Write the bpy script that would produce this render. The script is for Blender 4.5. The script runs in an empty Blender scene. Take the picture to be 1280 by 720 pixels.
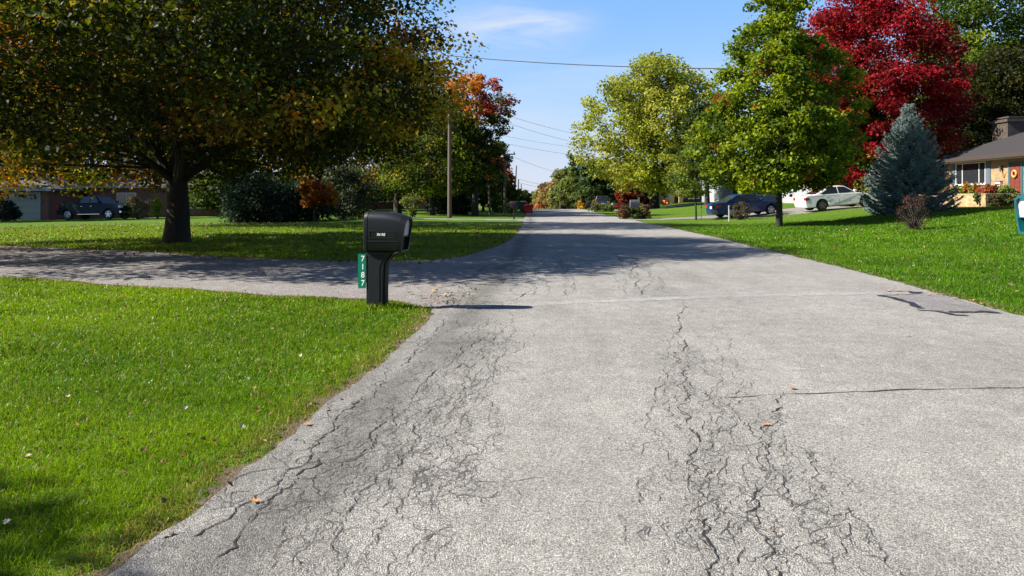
import bpy, bmesh, math, random
import numpy as np
from mathutils import Vector, Matrix
R = math.radians
sc = bpy.context.scene
C = sc.collection

# ------------------------------------------------------------------ camera
CAMZ = 1.45
cam = bpy.data.cameras.new('camera'); camo = bpy.data.objects.new('camera', cam); C.objects.link(camo)
camo.location = (0, 0, CAMZ); camo.rotation_euler = (R(90), 0, 0)
cam.sensor_width = 36; cam.lens = 28.125; cam.shift_y = -110/1280
cam.clip_start = 0.1; cam.clip_end = 6000
sc.camera = camo

# ------------------------------------------------------------------ light
SUN_EL, SUN_AHEAD = R(36.5), R(-4)
sv = Vector((-math.cos(SUN_EL)*math.cos(SUN_AHEAD), math.cos(SUN_EL)*math.sin(SUN_AHEAD), math.sin(SUN_EL)))
w = bpy.data.worlds.new('World'); sc.world = w; w.use_nodes = True
nt = w.node_tree; nt.nodes.clear()
def N(nt, t, **k):
    n = nt.nodes.new(t)
    for a, b in k.items(): setattr(n, a, b)
    return n
sky = N(nt, 'ShaderNodeTexSky', sky_type='NISHITA', sun_disc=False, sun_elevation=SUN_EL, sun_rotation=R(-90)+SUN_AHEAD)
sky.air_density = 1.0; sky.dust_density = 0.0; sky.ozone_density = 4.0; sky.altitude = 800
tc = N(nt, 'ShaderNodeTexCoord'); mp = N(nt, 'ShaderNodeMapping'); mp.inputs['Scale'].default_value = (1.1, 1.1, 6.5)
mp.inputs['Rotation'].default_value = (0, R(8), R(20))
nz = N(nt, 'ShaderNodeTexNoise'); nz.inputs['Scale'].default_value = 1.7; nz.inputs['Detail'].default_value = 7; nz.inputs['Roughness'].default_value = .58; nz.inputs['Distortion'].default_value = .5
rp = N(nt, 'ShaderNodeValToRGB'); rp.color_ramp.elements[0].position = .53; rp.color_ramp.elements[1].position = .82
rp.color_ramp.elements[1].color = (.55, .55, .55, 1)
mx = N(nt, 'ShaderNodeMix', data_type='RGBA'); mx.inputs[7].default_value = (3.1, 3.4, 4.0, 1)
bg = N(nt, 'ShaderNodeBackground'); bg.inputs['Strength'].default_value = .1
out = N(nt, 'ShaderNodeOutputWorld')
L = nt.links.new
L(tc.outputs['Generated'], mp.inputs[0]); L(mp.outputs[0], nz.inputs['Vector']); L(nz.outputs[0], rp.inputs[0])
tint = N(nt, 'ShaderNodeMix', data_type='RGBA', blend_type='MULTIPLY'); tint.inputs[0].default_value = 1; tint.inputs[7].default_value = (.74, .84, 1.12, 1)
L(sky.outputs[0], tint.inputs[6])
sxyz = N(nt, 'ShaderNodeSeparateXYZ'); L(tc.outputs['Generated'], sxyz.inputs[0])
er = N(nt, 'ShaderNodeValToRGB'); L(sxyz.outputs[2], er.inputs[0]); ee = er.color_ramp.elements      # tints sky by elevation; overhead end darkened to cut fill light in shade
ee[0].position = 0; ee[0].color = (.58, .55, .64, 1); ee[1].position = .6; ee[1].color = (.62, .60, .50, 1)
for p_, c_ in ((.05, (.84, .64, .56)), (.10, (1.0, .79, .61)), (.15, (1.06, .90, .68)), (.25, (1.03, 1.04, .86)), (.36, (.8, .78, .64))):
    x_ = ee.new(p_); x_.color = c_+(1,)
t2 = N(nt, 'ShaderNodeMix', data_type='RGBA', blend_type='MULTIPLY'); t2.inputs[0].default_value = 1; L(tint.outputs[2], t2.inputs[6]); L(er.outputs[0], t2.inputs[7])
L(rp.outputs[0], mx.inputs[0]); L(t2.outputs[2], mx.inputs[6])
# a patch of cirrus low in the north
vd = N(nt, 'ShaderNodeVectorMath', operation='SUBTRACT'); L(tc.outputs['Generated'], vd.inputs[0]); vd.inputs[1].default_value = (.005, .975, .212)
vm = N(nt, 'ShaderNodeVectorMath', operation='MULTIPLY'); L(vd.outputs[0], vm.inputs[0]); vm.inputs[1].default_value = (8.5, 3, 24)
vl = N(nt, 'ShaderNodeVectorMath', operation='LENGTH'); L(vm.outputs[0], vl.inputs[0])
fr_ = N(nt, 'ShaderNodeMapRange', interpolation_type='SMOOTHSTEP'); L(vl.outputs['Value'], fr_.inputs[0]); fr_.inputs[1].default_value = .15; fr_.inputs[2].default_value = 1.15; fr_.inputs[3].default_value = 1; fr_.inputs[4].default_value = 0
mp2 = N(nt, 'ShaderNodeMapping'); mp2.inputs['Scale'].default_value = (5, 5, 22); mp2.inputs['Rotation'].default_value = (0, R(-9), 0); L(tc.outputs['Generated'], mp2.inputs[0])
nz2 = N(nt, 'ShaderNodeTexNoise'); nz2.inputs['Scale'].default_value = 1.6; nz2.inputs['Detail'].default_value = 8; nz2.inputs['Roughness'].default_value = .6; nz2.inputs['Distortion'].default_value = .6; L(mp2.outputs[0], nz2.inputs['Vector'])
cm = N(nt, 'ShaderNodeMapRange'); L(nz2.outputs[0], cm.inputs[0]); cm.inputs[1].default_value = .36; cm.inputs[2].default_value = .68; cm.inputs[3].default_value = 0; cm.inputs[4].default_value = .85
pr_ = N(nt, 'ShaderNodeMath', operation='MULTIPLY'); L(fr_.outputs[0], pr_.inputs[0]); L(cm.outputs[0], pr_.inputs[1])
mxx_ = N(nt, 'ShaderNodeMath', operation='MAXIMUM'); L(rp.outputs[0], mxx_.inputs[0]); L(pr_.outputs[0], mxx_.inputs[1]); L(mxx_.outputs[0], mx.inputs[0]); L(mx.outputs[2], bg.inputs[0]); L(bg.outputs[0], out.inputs[0])
sl = bpy.data.lights.new('sun', 'SUN'); sl.energy = 5.0; sl.angle = R(.53); sl.color = (1, .94, .85)
so = bpy.data.objects.new('sun', sl); C.objects.link(so); so.rotation_euler = sv.to_track_quat('Z', 'Y').to_euler()
vs = sc.view_settings; vs.view_transform = 'Standard'; vs.look = 'None'; vs.gamma = 1; vs.use_curve_mapping = False; vs.exposure = 1.25

# ------------------------------------------------------------------ helpers
def tag(o, label=None, cat=None, group=None, kind=None):
    if label: o['label'] = label
    if cat: o['category'] = cat
    if group: o['group'] = group
    if kind: o['kind'] = kind
    return o
def thing(name, label, cat, loc=(0, 0, 0), rz=0, group=None):
    o = bpy.data.objects.new(name, None); C.objects.link(o); o.empty_display_size = .2
    o.location = loc; o.rotation_euler = (0, 0, rz)
    return tag(o, label, cat, group)
def npmesh(name, V, F, mat, parent=None, col=None, smooth=False, uv=None):
    """V (n,3), F (m,k) array of equal sized faces"""
    V = np.asarray(V, np.float32); F = np.asarray(F, np.int32)
    me = bpy.data.meshes.new(name); k = F.shape[1]
    me.vertices.add(len(V)); me.vertices.foreach_set('co', V.ravel())
    me.loops.add(F.size); me.loops.foreach_set('vertex_index', F.ravel())
    me.polygons.add(len(F)); me.polygons.foreach_set('loop_start', np.arange(0, F.size, k, dtype=np.int32))
    me.update(calc_edges=True)
    me.polygons.foreach_set('use_smooth', np.full(len(F), smooth))
    if col is not None:
        a = me.color_attributes.new('col', 'FLOAT_COLOR', 'POINT')
        c4 = np.ones((len(V), 4), np.float32); c4[:, :3] = col; a.data.foreach_set('color', c4.ravel())
    if uv is not None:
        u = me.uv_layers.new(name='UVMap'); u.data.foreach_set('uv', np.asarray(uv, np.float32)[F.ravel()].ravel())
    me.materials.append(mat)
    o = bpy.data.objects.new(name, me); C.objects.link(o)
    if parent: o.parent = parent
    return o
class MB:
    def __init__(s): s.v = []; s.f = []
    def add(s, vs, fs):
        b = len(s.v); s.v += [tuple(v) for v in vs]; s.f += [tuple(i+b for i in f) for f in fs]; return s
    def box(s, x0, x1, y0, y1, z0, z1):
        return s.add([(x0,y0,z0),(x1,y0,z0),(x1,y1,z0),(x0,y1,z0),(x0,y0,z1),(x1,y0,z1),(x1,y1,z1),(x0,y1,z1)],
                     [(0,3,2,1),(4,5,6,7),(0,1,5,4),(1,2,6,5),(2,3,7,6),(3,0,4,7)])
    def tube(s, pts, rad, n=8, cap=True):
        pts = [Vector(p) for p in pts]; m = len(pts)
        if not hasattr(rad, '__len__'): rad = [rad]*m
        b = len(s.v); up = None
        for i, p in enumerate(pts):
            d = (pts[min(i+1, m-1)]-pts[max(i-1, 0)])
            d = d.normalized() if d.length > 1e-9 else Vector((0, 0, 1))
            a = d.orthogonal().normalized() if up is None else (up - d*up.dot(d)).normalized()
            up = a; c = d.cross(a)
            for k in range(n):
                t = 2*math.pi*k/n; s.v.append(tuple(p+(a*math.cos(t)+c*math.sin(t))*rad[i]))
        for i in range(m-1):
            for k in range(n):
                s.f.append((b+i*n+k, b+i*n+(k+1) % n, b+(i+1)*n+(k+1) % n, b+(i+1)*n+k))
        if cap:
            s.f.append(tuple(b+k for k in range(n))[::-1]); s.f.append(tuple(b+(m-1)*n+k for k in range(n)))
        return s
    def prism(s, poly, a, b, axis='y'):
        """poly of 2-D points extruded from a to b along axis"""
        n = len(poly)
        def P(u, v, w):
            return (u, w, v) if axis == 'y' else ((w, u, v) if axis == 'x' else (u, v, w))
        vs = [P(u, v, a) for u, v in poly]+[P(u, v, b) for u, v in poly]
        return s.add(vs, [tuple(range(n))[::-1], tuple(range(n, 2*n))]+[(i, (i+1) % n, n+(i+1) % n, n+i) for i in range(n)])
    def rings(s, rings, cap=True, closed=True):
        n = len(rings[0]); b = len(s.v)
        for r in rings: s.v += [tuple(p) for p in r]
        for i in range(len(rings)-1):
            for k in range(n if closed else n-1):
                s.f.append((b+i*n+k, b+i*n+(k+1) % n, b+(i+1)*n+(k+1) % n, b+(i+1)*n+k))
        if cap:
            s.f.append(tuple(b+k for k in range(n))[::-1]); s.f.append(tuple(b+(len(rings)-1)*n+k for k in range(n)))
        return s
    def disc(s, c, r, axis='y', n=20, t=.02):
        c = Vector(c); ax = {'x': Vector((1,0,0)), 'y': Vector((0,1,0)), 'z': Vector((0,0,1))}[axis]
        return s.tube([c-ax*t/2, c+ax*t/2], r, n)
    def build(s, name, mat, parent=None, bevel=0, smooth=False, seg=2):
        me = bpy.data.meshes.new(name); me.from_pydata(s.v, [], s.f)
        bm = bmesh.new(); bm.from_mesh(me); bmesh.ops.recalc_face_normals(bm, faces=bm.faces); bm.to_mesh(me); bm.free()
        me.materials.append(mat); me.update()
        o = bpy.data.objects.new(name, me); C.objects.link(o)
        if parent: o.parent = parent
        if bevel:
            m = o.modifiers.new('bevel', 'BEVEL'); m.width = bevel; m.segments = seg; m.limit_method = 'ANGLE'; m.angle_limit = R(35)
        if smooth or bevel:
            me.polygons.foreach_set('use_smooth', [True]*len(me.polygons))
            if bevel: 
                wn = o.modifiers.new('wn', 'WEIGHTED_NORMAL')
            else:
                try: me.set_sharp_from_angle(angle=R(40))
                except Exception: pass
        return o
def copy_tree(o, parent=None):
    c = o.copy(); C.objects.link(c); c.parent = parent
    for ch in list(o.children): copy_tree(ch, c)
    return c

# ------------------------------------------------------------------ materials
def newmat(name):
    m = bpy.data.materials.new(name); m.use_nodes = True; t = m.node_tree
    return m, t, t.nodes['Principled BSDF']
def pm(name, col, rough=.6, var=.15, scale=8, bump=0, metal=0, spec=.5, coat=0, bscale=None, stretch=None):
    m, t, b = newmat(name); l = t.links.new
    tcn = N(t, 'ShaderNodeTexCoord'); n = N(t, 'ShaderNodeTexNoise'); n.inputs['Scale'].default_value = scale; n.inputs['Detail'].default_value = 6
    src = tcn.outputs['Object']
    if stretch:
        mm = N(t, 'ShaderNodeMapping'); mm.inputs['Scale'].default_value = stretch; l(src, mm.inputs[0]); src = mm.outputs[0]
    l(src, n.inputs['Vector'])
    mx = N(t, 'ShaderNodeMix', data_type='RGBA')
    mx.inputs[6].default_value = tuple(c*(1-var) for c in col)+(1,); mx.inputs[7].default_value = tuple(min(1, c*(1+var)) for c in col)+(1,)
    l(n.outputs[0], mx.inputs[0]); l(mx.outputs[2], b.inputs['Base Color'])
    b.inputs['Roughness'].default_value = rough; b.inputs['Metallic'].default_value = metal
    b.inputs['Specular IOR Level'].default_value = spec; b.inputs['Coat Weight'].default_value = coat
    if bump:
        n2 = N(t, 'ShaderNodeTexNoise'); n2.inputs['Scale'].default_value = bscale or scale*4; n2.inputs['Detail'].default_value = 4; l(src, n2.inputs['Vector'])
        bp = N(t, 'ShaderNodeBump'); bp.inputs['Strength'].default_value = bump; bp.inputs['Distance'].default_value = .02
        l(n2.outputs[0], bp.inputs['Height']); l(bp.outputs[0], b.inputs['Normal'])
    return m
def leafmat(name, rough=.55, trans=.42, hue=(1, 1, 1)):
    m, t, b = newmat(name); l = t.links.new
    a = N(t, 'ShaderNodeVertexColor', layer_name='col'); l(a.outputs[0], b.inputs['Base Color'])
    b.inputs['Roughness'].default_value = rough; b.inputs['Specular IOR Level'].default_value = .18
    tr = N(t, 'ShaderNodeBsdfTranslucent'); g = N(t, 'ShaderNodeMix', data_type='RGBA', blend_type='MULTIPLY'); g.inputs[0].default_value = 1
    l(a.outputs[0], g.inputs[6]); g.inputs[7].default_value = (1.5*hue[0], 1.5*hue[1], .8*hue[2], 1); l(g.outputs[2], tr.inputs[0])
    ms = N(t, 'ShaderNodeMixShader'); ms.inputs[0].default_value = trans
    l(b.outputs[0], ms.inputs[1]); l(tr.outputs[0], ms.inputs[2]); l(ms.outputs[0], t.nodes['Material Output'].inputs[0])
    return m
M = {}
M['leaf'] = leafmat('leaf'); M['leaf_matt'] = leafmat('leaf_matt', .7, .18); M['blade'] = leafmat('blade', .38, .38); M['blade'].node_tree.nodes['Principled BSDF'].inputs['Specular IOR Level'].default_value = .18
M['needle'] = leafmat('needle', .6, .05)
M['bark'] = pm('bark', (.024, .019, .015), .9, .45, 3, .9, stretch=(3, 3, .6), bscale=14)
M['bark_grey'] = pm('bark_grey', (.055, .045, .036), .9, .4, 3, .8, stretch=(3, 3, .6), bscale=14)
M['pole'] = pm('pole_wood', (.12, .09, .065), .85, .3, 4, .4, stretch=(6, 6, .4))
M['black_plastic'] = pm('black_plastic', (.011, .012, .017), .40, .35, 5, .08, bscale=90, spec=.38)
M['teal_plastic'] = pm('teal_plastic', (.004, .10, .125), .4, .15, 6, .05, bscale=90)
M['dark'] = pm('dark', (.006, .006, .007), .8, .2, 6)
M['white_plastic'] = pm('white_plastic', (.62, .62, .64), .5, .06, 6)
M['grey_panel'] = pm('grey_panel', (.36, .37, .40), .5, .08, 9)
M['green_sign'] = pm('green_sign', (.0, .17, .10), .35, .08, 9)
M['white_paint'] = pm('white_paint', (.70, .69, .66), .5, .05, 5)
M['cream'] = pm('cream', (.60, .52, .38), .6, .08, 5)
M['glass'] = pm('window_glass', (.02, .024, .028), .06, .2, 2, spec=.8)
M['car_glass'] = pm('car_glass', (.012, .014, .016), .05, .1, 2, spec=.8)
M['tyre'] = pm('tyre', (.015, .015, .016), .8, .2, 12)
M['rim'] = pm('rim', (.55, .56, .58), .3, .08, 9, metal=.8)
M['dark_rim'] = pm('dark_rim', (.16, .16, .17), .3, .1, 9, metal=.7)
M['chrome'] = pm('chrome', (.6, .6, .62), .15, .05, 9, metal=1)
M['lamp_red'] = pm('lamp_red', (.45, .012, .01), .2, .1, 9)
M['lamp_clear'] = pm('lamp_clear', (.6, .6, .6), .1, .05, 9)
M['paint_blue'] = pm('paint_blue', (.004, .026, .09), .3, .04, 2, coat=.15, spec=.3)
M['paint_white'] = pm('paint_white', (.76, .73, .66), .28, .03, 2, coat=.8)
M['paint_teal'] = pm('paint_teal', (.0008, .008, .012), .45, .04, 2, coat=.05, spec=.15)
M['paint_navy'] = pm('paint_navy', (.012, .018, .06), .25, .04, 2, coat=.8)
M['red_plastic'] = pm('red_plastic', (.45, .012, .02), .45, .1, 6)
M['bin_green'] = pm('bin_green', (.01, .05, .045), .5, .1, 6)
M['roof'] = pm('roof_shingle', (.030, .025, .026), .9, .4, 14, .5, bscale=30)
M['roof_grey'] = pm('roof_grey', (.08, .075, .075), .9, .3, 14, .4)
M['roof_red'] = pm('roof_red', (.16, .08, .07), .9, .3, 14, .4)
M['slate_shutter'] = pm('slate_shutter', (.10, .14, .17), .6, .1, 8)
M['door_red'] = pm('door_red', (.16, .035, .025), .5, .15, 8)
M['trim_dark'] = pm('trim_dark', (.05, .035, .03), .6, .1, 8)
M['trim_teal'] = pm('trim_teal', (.02, .11, .12), .5, .1, 8)
M['brass'] = pm('brass', (.45, .30, .08), .4, .1, 8, metal=.5)
M['straw'] = pm('straw', (.50, .30, .08), .8, .3, 30, .3)
M['pumpkin'] = pm('pumpkin', (.62, .16, .015), .5, .15, 12)
M['concrete'] = pm('concrete', (.36, .34, .31), .9, .12, 6, .2)
M['soil'] = pm('soil', (.105, .075, .048), .95, .55, 22, .9, bscale=60)
M['tar'] = pm('tar', (.022, .022, .026), .55, .3, 30, .2)
M['crack'] = pm('crack', (.016, .015, .015), .95, .4, 50)
M['crack_soft'] = pm('crack_soft', (.085, .08, .075), .95, .4, 60)
M['cable'] = pm('cable', (.03, .03, .035), .6, .1, 5)
M['metal_grey'] = pm('metal_grey', (.30, .31, .33), .45, .1, 6, metal=.5)
M['dark_metal'] = pm('dark_metal', (.09, .095, .11), .5, .1, 6, metal=.3)
M['siding'] = pm('siding', (.30, .31, .33), .7, .08, 5)
M['letter_white'] = pm('letter_white', (.82, .82, .82), .5, .03, 6)
M['skin'] = pm('skin', (.45, .28, .20), .6, .08, 9)
M['pink_cloth'] = pm('pink_cloth', (.45, .25, .32), .8, .1, 9)
M['white_cloth'] = pm('white_cloth', (.7, .69, .72), .8, .1, 9)
def brickmat(name, c1, c2, mortar, sc_=1.0, bw=.22, bh=.075):
    m, t, b = newmat(name); l = t.links.new
    tcn = N(t, 'ShaderNodeTexCoord'); geo = N(t, 'ShaderNodeNewGeometry')
    sep = N(t, 'ShaderNodeSeparateXYZ'); l(tcn.outputs['Object'], sep.inputs[0])
    sn = N(t, 'ShaderNodeSeparateXYZ'); 
    l(tcn.outputs['Normal'], sn.inputs[0])
    ab = N(t, 'ShaderNodeMath', operation='ABSOLUTE'); l(sn.outputs[0], ab.inputs[0])
    gt = N(t, 'ShaderNodeMath', operation='GREATER_THAN'); l(ab.outputs[0], gt.inputs[0]); gt.inputs[1].default_value = .7
    mxx = N(t, 'ShaderNodeMix', data_type='FLOAT'); l(gt.outputs[0], mxx.inputs[0]); l(sep.outputs[0], mxx.inputs[2]); l(sep.outputs[1], mxx.inputs[3])
    cb = N(t, 'ShaderNodeCombineXYZ'); l(mxx.outputs[0], cb.inputs[0]); l(sep.outputs[2], cb.inputs[1])
    br = N(t, 'ShaderNodeTexBrick'); l(cb.outputs[0], br.inputs['Vector'])
    br.inputs['Color1'].default_value = c1+(1,); br.inputs['Color2'].default_value = c2+(1,); br.inputs['Mortar'].default_value = mortar+(1,)
    br.inputs['Scale'].default_value = 1; br.inputs['Brick Width'].default_value = bw; br.inputs['Row Height'].default_value = bh
    br.inputs['Mortar Size'].default_value = .008; br.inputs['Bias'].default_value = -.2
    n = N(t, 'ShaderNodeTexNoise'); n.inputs['Scale'].default_value = 3.5; n.inputs['Detail'].default_value = 5; l(tcn.outputs['Object'], n.inputs['Vector'])
    mr = N(t, 'ShaderNodeMapRange'); l(n.outputs[0], mr.inputs[0]); mr.inputs[1].default_value = .3; mr.inputs[2].default_value = .7; mr.inputs[3].default_value = .75; mr.inputs[4].default_value = 1.2
    mu = N(t, 'ShaderNodeMix', data_type='RGBA', blend_type='MULTIPLY'); mu.inputs[0].default_value = 1; l(br.outputs[0], mu.inputs[6]); l(mr.outputs[0], mu.inputs[7])
    l(mu.outputs[2], b.inputs['Base Color']); b.inputs['Roughness'].default_value = .85
    bp = N(t, 'ShaderNodeBump'); bp.inputs['Strength'].default_value = .5; bp.inputs['Distance'].default_value = .01; bp.invert = True
    l(br.outputs['Fac'], bp.inputs['Height']); l(bp.outputs[0], b.inputs['Normal'])
    return m
M['brick_tan'] = brickmat('brick_tan', (.37, .235, .115), (.23, .135, .06), (.30, .235, .15))
M['stone_tan'] = brickmat('stone_tan', (.46, .30, .15), (.27, .16, .085), (.32, .25, .17), bw=.38, bh=.14)
M['brick_red'] = brickmat('brick_red', (.22, .07, .045), (.15, .045, .03), (.22, .17, .15))
M['brick_dark'] = brickmat('brick_dark', (.07, .048, .036), (.045, .03, .024), (.09, .075, .06))

# asphalt, in road coordinates: u = metres from the left edge, v = metres along
def asphalt(name, base, dark_edge=True, grain=145):
    m, t, b = newmat(name); l = t.links.new
    uv = N(t, 'ShaderNodeUVMap', uv_map='UVMap'); tcn = N(t, 'ShaderNodeTexCoord')
    def noise(scale, det=5, vec=None, rough=.5):
        n = N(t, 'ShaderNodeTexNoise'); n.inputs['Scale'].default_value = scale; n.inputs['Detail'].default_value = det; n.inputs['Roughness'].default_value = rough
        l(vec or tcn.outputs['Object'], n.inputs['Vector']); return n.outputs[0]
    def mr(v, a, b_, c, d):
        n = N(t, 'ShaderNodeMapRange'); l(v, n.inputs[0])
        for i, x in enumerate((a, b_, c, d)): n.inputs[i+1].default_value = x
        return n.outputs[0]
    def mul(a, b_):
        n = N(t, 'ShaderNodeMath', operation='MULTIPLY'); l(a, n.inputs[0])
        if hasattr(b_, 'is_linked'): l(b_, n.inputs[1])
        else: n.inputs[1].default_value = b_
        return n.outputs[0]
    vo = N(t, 'ShaderNodeTexVoronoi'); vo.inputs['Scale'].default_value = grain; l(tcn.outputs['Object'], vo.inputs['Vector'])
    sp = N(t, 'ShaderNodeSeparateColor'); l(vo.outputs['Color'], sp.inputs[0])
    ramp = N(t, 'ShaderNodeValToRGB'); l(sp.outputs[0], ramp.inputs[0]); e = ramp.color_ramp.elements
    e[0].position = 0; e[0].color = (base[0]*.45, base[1]*.45, base[2]*.46, 1); e[1].position = 1; e[1].color = (base[0]*1.5, base[1]*1.49, base[2]*1.47, 1)
    for p, f, tint in ((.16, .72, (1, 1, 1)), (.5, .98, (1, 1, 1)), (.78, 1.12, (1.05, .98, .88)), (.9, 1.3, (1, 1, 1.02))):
        x = e.new(p); x.color = (base[0]*f*tint[0], base[1]*f*tint[1], base[2]*f*tint[2], 1)
    gap = mr(vo.outputs['Distance'], .35, .62, 1, .55)
    big = mr(noise(.55, 5), .3, .7, .88, 1.1); mid = mr(noise(5, 6), .3, .7, .88, 1.1); fine = mr(noise(38, 3), .3, .7, .84, 1.14)
    mpn = N(t, 'ShaderNodeMapping'); mpn.inputs['Scale'].default_value = (1.6, .16, 1); l(uv.outputs[0], mpn.inputs[0])
    streak = mr(noise(1.4, 5, mpn.outputs[0]), .35, .7, 1.05, .90)
    f = mul(mul(mul(gap, big), mul(mid, fine)), streak)
    if dark_edge:
        su = N(t, 'ShaderNodeSeparateXYZ'); l(uv.outputs[0], su.inputs[0])
        ad = N(t, 'ShaderNodeMath', operation='ADD'); l(su.outputs[0], ad.inputs[0]); l(mr(noise(1.1, 7), .2, .8, -.22, .22), ad.inputs[1])
        rr = N(t, 'ShaderNodeValToRGB'); l(ad.outputs[0], rr.inputs[0]); q = rr.color_ramp.elements
        q[0].position = 0; q[0].color = (.72, .72, .72, 1); q[1].position = 1; q[1].color = (1, 1, 1, 1)
        for p, v in ((.16, .84), (.28, .60), (.44, .57), (.58, .74), (.82, .93)):
            x = q.new(p); x.color = (v, v, v*1.02, 1)
        f = mul(f, rr.outputs[0])
        # worn wheel path further right
    mu = N(t, 'ShaderNodeMix', data_type='RGBA', blend_type='MULTIPLY'); mu.inputs[0].default_value = 1; l(ramp.outputs[0], mu.inputs[6]); l(f, mu.inputs[7])
    l(mu.outputs[2], b.inputs['Base Color']); b.inputs['Roughness'].default_value = .9; b.inputs['Specular IOR Level'].default_value = .25
    bp = N(t, 'ShaderNodeBump'); bp.inputs['Strength'].default_value = .75; bp.inputs['Distance'].default_value = .006
    inv = mr(vo.outputs['Distance'], 0, .6, 1, 0); s_ = N(t, 'ShaderNodeMath', operation='ADD'); l(inv, s_.inputs[0]); l(mul(sp.outputs[1], .7), s_.inputs[1])
    l(s_.outputs[0], bp.inputs['Height'])
    bp2 = N(t, 'ShaderNodeBump'); bp2.inputs['Strength'].default_value = .5; bp2.inputs['Distance'].default_value = .03
    l(noise(7, 5), bp2.inputs['Height']); l(bp.outputs[0], bp2.inputs['Normal']); l(bp2.outputs[0], b.inputs['Normal'])
    return m
M['road'] = asphalt('road_asphalt', (.425, .413, .385))
M['drive'] = asphalt('drive_asphalt', (.34, .32, .30), False, 90)
M['patch'] = asphalt('patch_asphalt', (.34, .325, .32), False, 160)
M['seal'] = asphalt('seal_strip', (.51, .505, .50), False, 220)

# lawn sheet
def lawnmat():
    m, t, b = newmat('lawn'); l = t.links.new
    tcn = N(t, 'ShaderNodeTexCoord')
    def noise(scale, det=5, st=None):
        n = N(t, 'ShaderNodeTexNoise'); n.inputs['Scale'].default_value = scale; n.inputs['Detail'].default_value = det; n.inputs['Roughness'].default_value = .6
        if st:
            mm = N(t, 'ShaderNodeMapping'); mm.inputs['Scale'].default_value = st; l(tcn.outputs['Object'], mm.inputs[0]); l(mm.outputs[0], n.inputs['Vector'])
        else: l(tcn.outputs['Object'], n.inputs['Vector'])
        return n.outputs[0]
    r = N(t, 'ShaderNodeValToRGB'); l(noise(9, 8), r.inputs[0]); e = r.color_ramp.elements
    e[0].position = .28; e[0].color = (.042, .098, .005, 1); e[1].position = .72; e[1].color = (.13, .21, .010, 1)
    r2 = N(t, 'ShaderNodeValToRGB'); l(noise(.28, 5), r2.inputs[0]); e = r2.color_ramp.elements
    e[0].position = .35; e[0].color = (.68, .84, .9, 1); e[1].position = .7; e[1].color = (1.15, 1.02, 1, 1)
    mu = N(t, 'ShaderNodeMix', data_type='RGBA', blend_type='MULTIPLY'); mu.inputs[0].default_value = 1; l(r.outputs[0], mu.inputs[6]); l(r2.outputs[0], mu.inputs[7])
    l(mu.outputs[2], b.inputs['Base Color']); b.inputs['Roughness'].default_value = .9; b.inputs['Specular IOR Level'].default_value = .15
    bp = N(t, 'ShaderNodeBump'); bp.inputs['Strength'].default_value = .8; bp.inputs['Distance'].default_value = .06
    l(noise(18, 6), bp.inputs['Height']); l(bp.outputs[0], b.inputs['Normal'])
    return m
M['lawn'] = lawnmat()

# ------------------------------------------------------------------ terrain
def smooth(xs, ys, k=5):
    g = np.arange(-60, 3000, 1.0); y = np.interp(g, xs, ys)
    ker = np.ones(k)/k; yp = np.pad(y, k//2, mode='edge'); return g, np.convolve(yp, ker, 'valid')
_g, _zr = smooth([-60, 0, 3, 9.5, 15, 22, 35, 55, 67, 90, 104, 112, 130, 160, 220, 400, 3000],
                 [-.3, 0, .02, .07, .10, .12, .14, .12, .12, .2, .24, .2, -.2, -1.5, -4, -8, -10], 9)
def zr(y): return np.interp(y, _g, _zr)
_, _xc = smooth([-60, 0, 3, 9.5, 20, 35, 67, 100, 150, 3000], [-3.2, 1.76, 2.02, 2.57, 3.2, 3.85, 4.7, 5.5, 6.4, 30], 5)
def xc(y): return np.interp(y, _g, _xc)
HW = 3.5
def wob(y, s): return .016*np.sin(y*3.1+s+2*np.sin(y*.7))+.014*np.sin(y*6.3+2*s+1.5*np.sin(y*1.9))+.05*np.sin(y*.53+3*s)+.010*np.sin(y*19+s+3*np.sin(y*2.3))+.007*np.sin(y*41+2*np.sin(y*5))
def xl(y): return xc(y)-HW+wob(y, 1.3)
def xr(y): return xc(y)+HW+wob(y, 4.1)
D1n = ([-60, -8.6, -3.9, -2.2, -1.5, -1.05, -.9, .5], [36, 13.5, 11.6, 11.0, 10.75, 10.2, 9.6, 9.2])
D1f = ([-60, -14, -6, -3.2, -1.9, -1.1, -.45, .0, .35, .7], [45, 22, 17.8, 17.1, 17.4, 19, 22.5, 27, 33, 36])
D2n = ([-10, -2, .4, 1.2], [53, 52.6, 51.8, 50]); D2f = ([-10, -2, .4, 1.2], [55.4, 55, 55.8, 58])
D3n = ([7.2, 8.5, 13, 18, 40], [50.5, 52.3, 52.4, 48.6, 48]); D3f = ([7.2, 8.5, 14, 20, 40], [57.5, 55.6, 57.2, 57, 53])
D4n = ([8.2, 9.6, 30], [88, 91, 92]); D4f = ([8.2, 9.6, 30], [97, 95, 95.5])
drives = [(D1n, D1f, -60, .5), (D2n, D2f, -10, 1.1), (D3n, D3f, 7.4, 40), (D4n, D4f, 8.4, 30)]
def pav(x, y):
    """negative inside pavement (metres, approximate)"""
    x = np.asarray(x, float); y = np.asarray(y, float)
    d = np.maximum(xl(y)-x, x-xr(y))
    for n, f, a, b in drives:
        yn = np.interp(x, *n)+.06*np.sin(x*2.3)+.03*np.sin(x*6.1); yf = np.interp(x, *f)+.06*np.sin(x*1.9)+.03*np.sin(x*5.1)
        dd = np.maximum(np.maximum(yn-y, y-yf)*.85, np.maximum(a-x, x-b)); d = np.minimum(d, dd)
    return d
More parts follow.
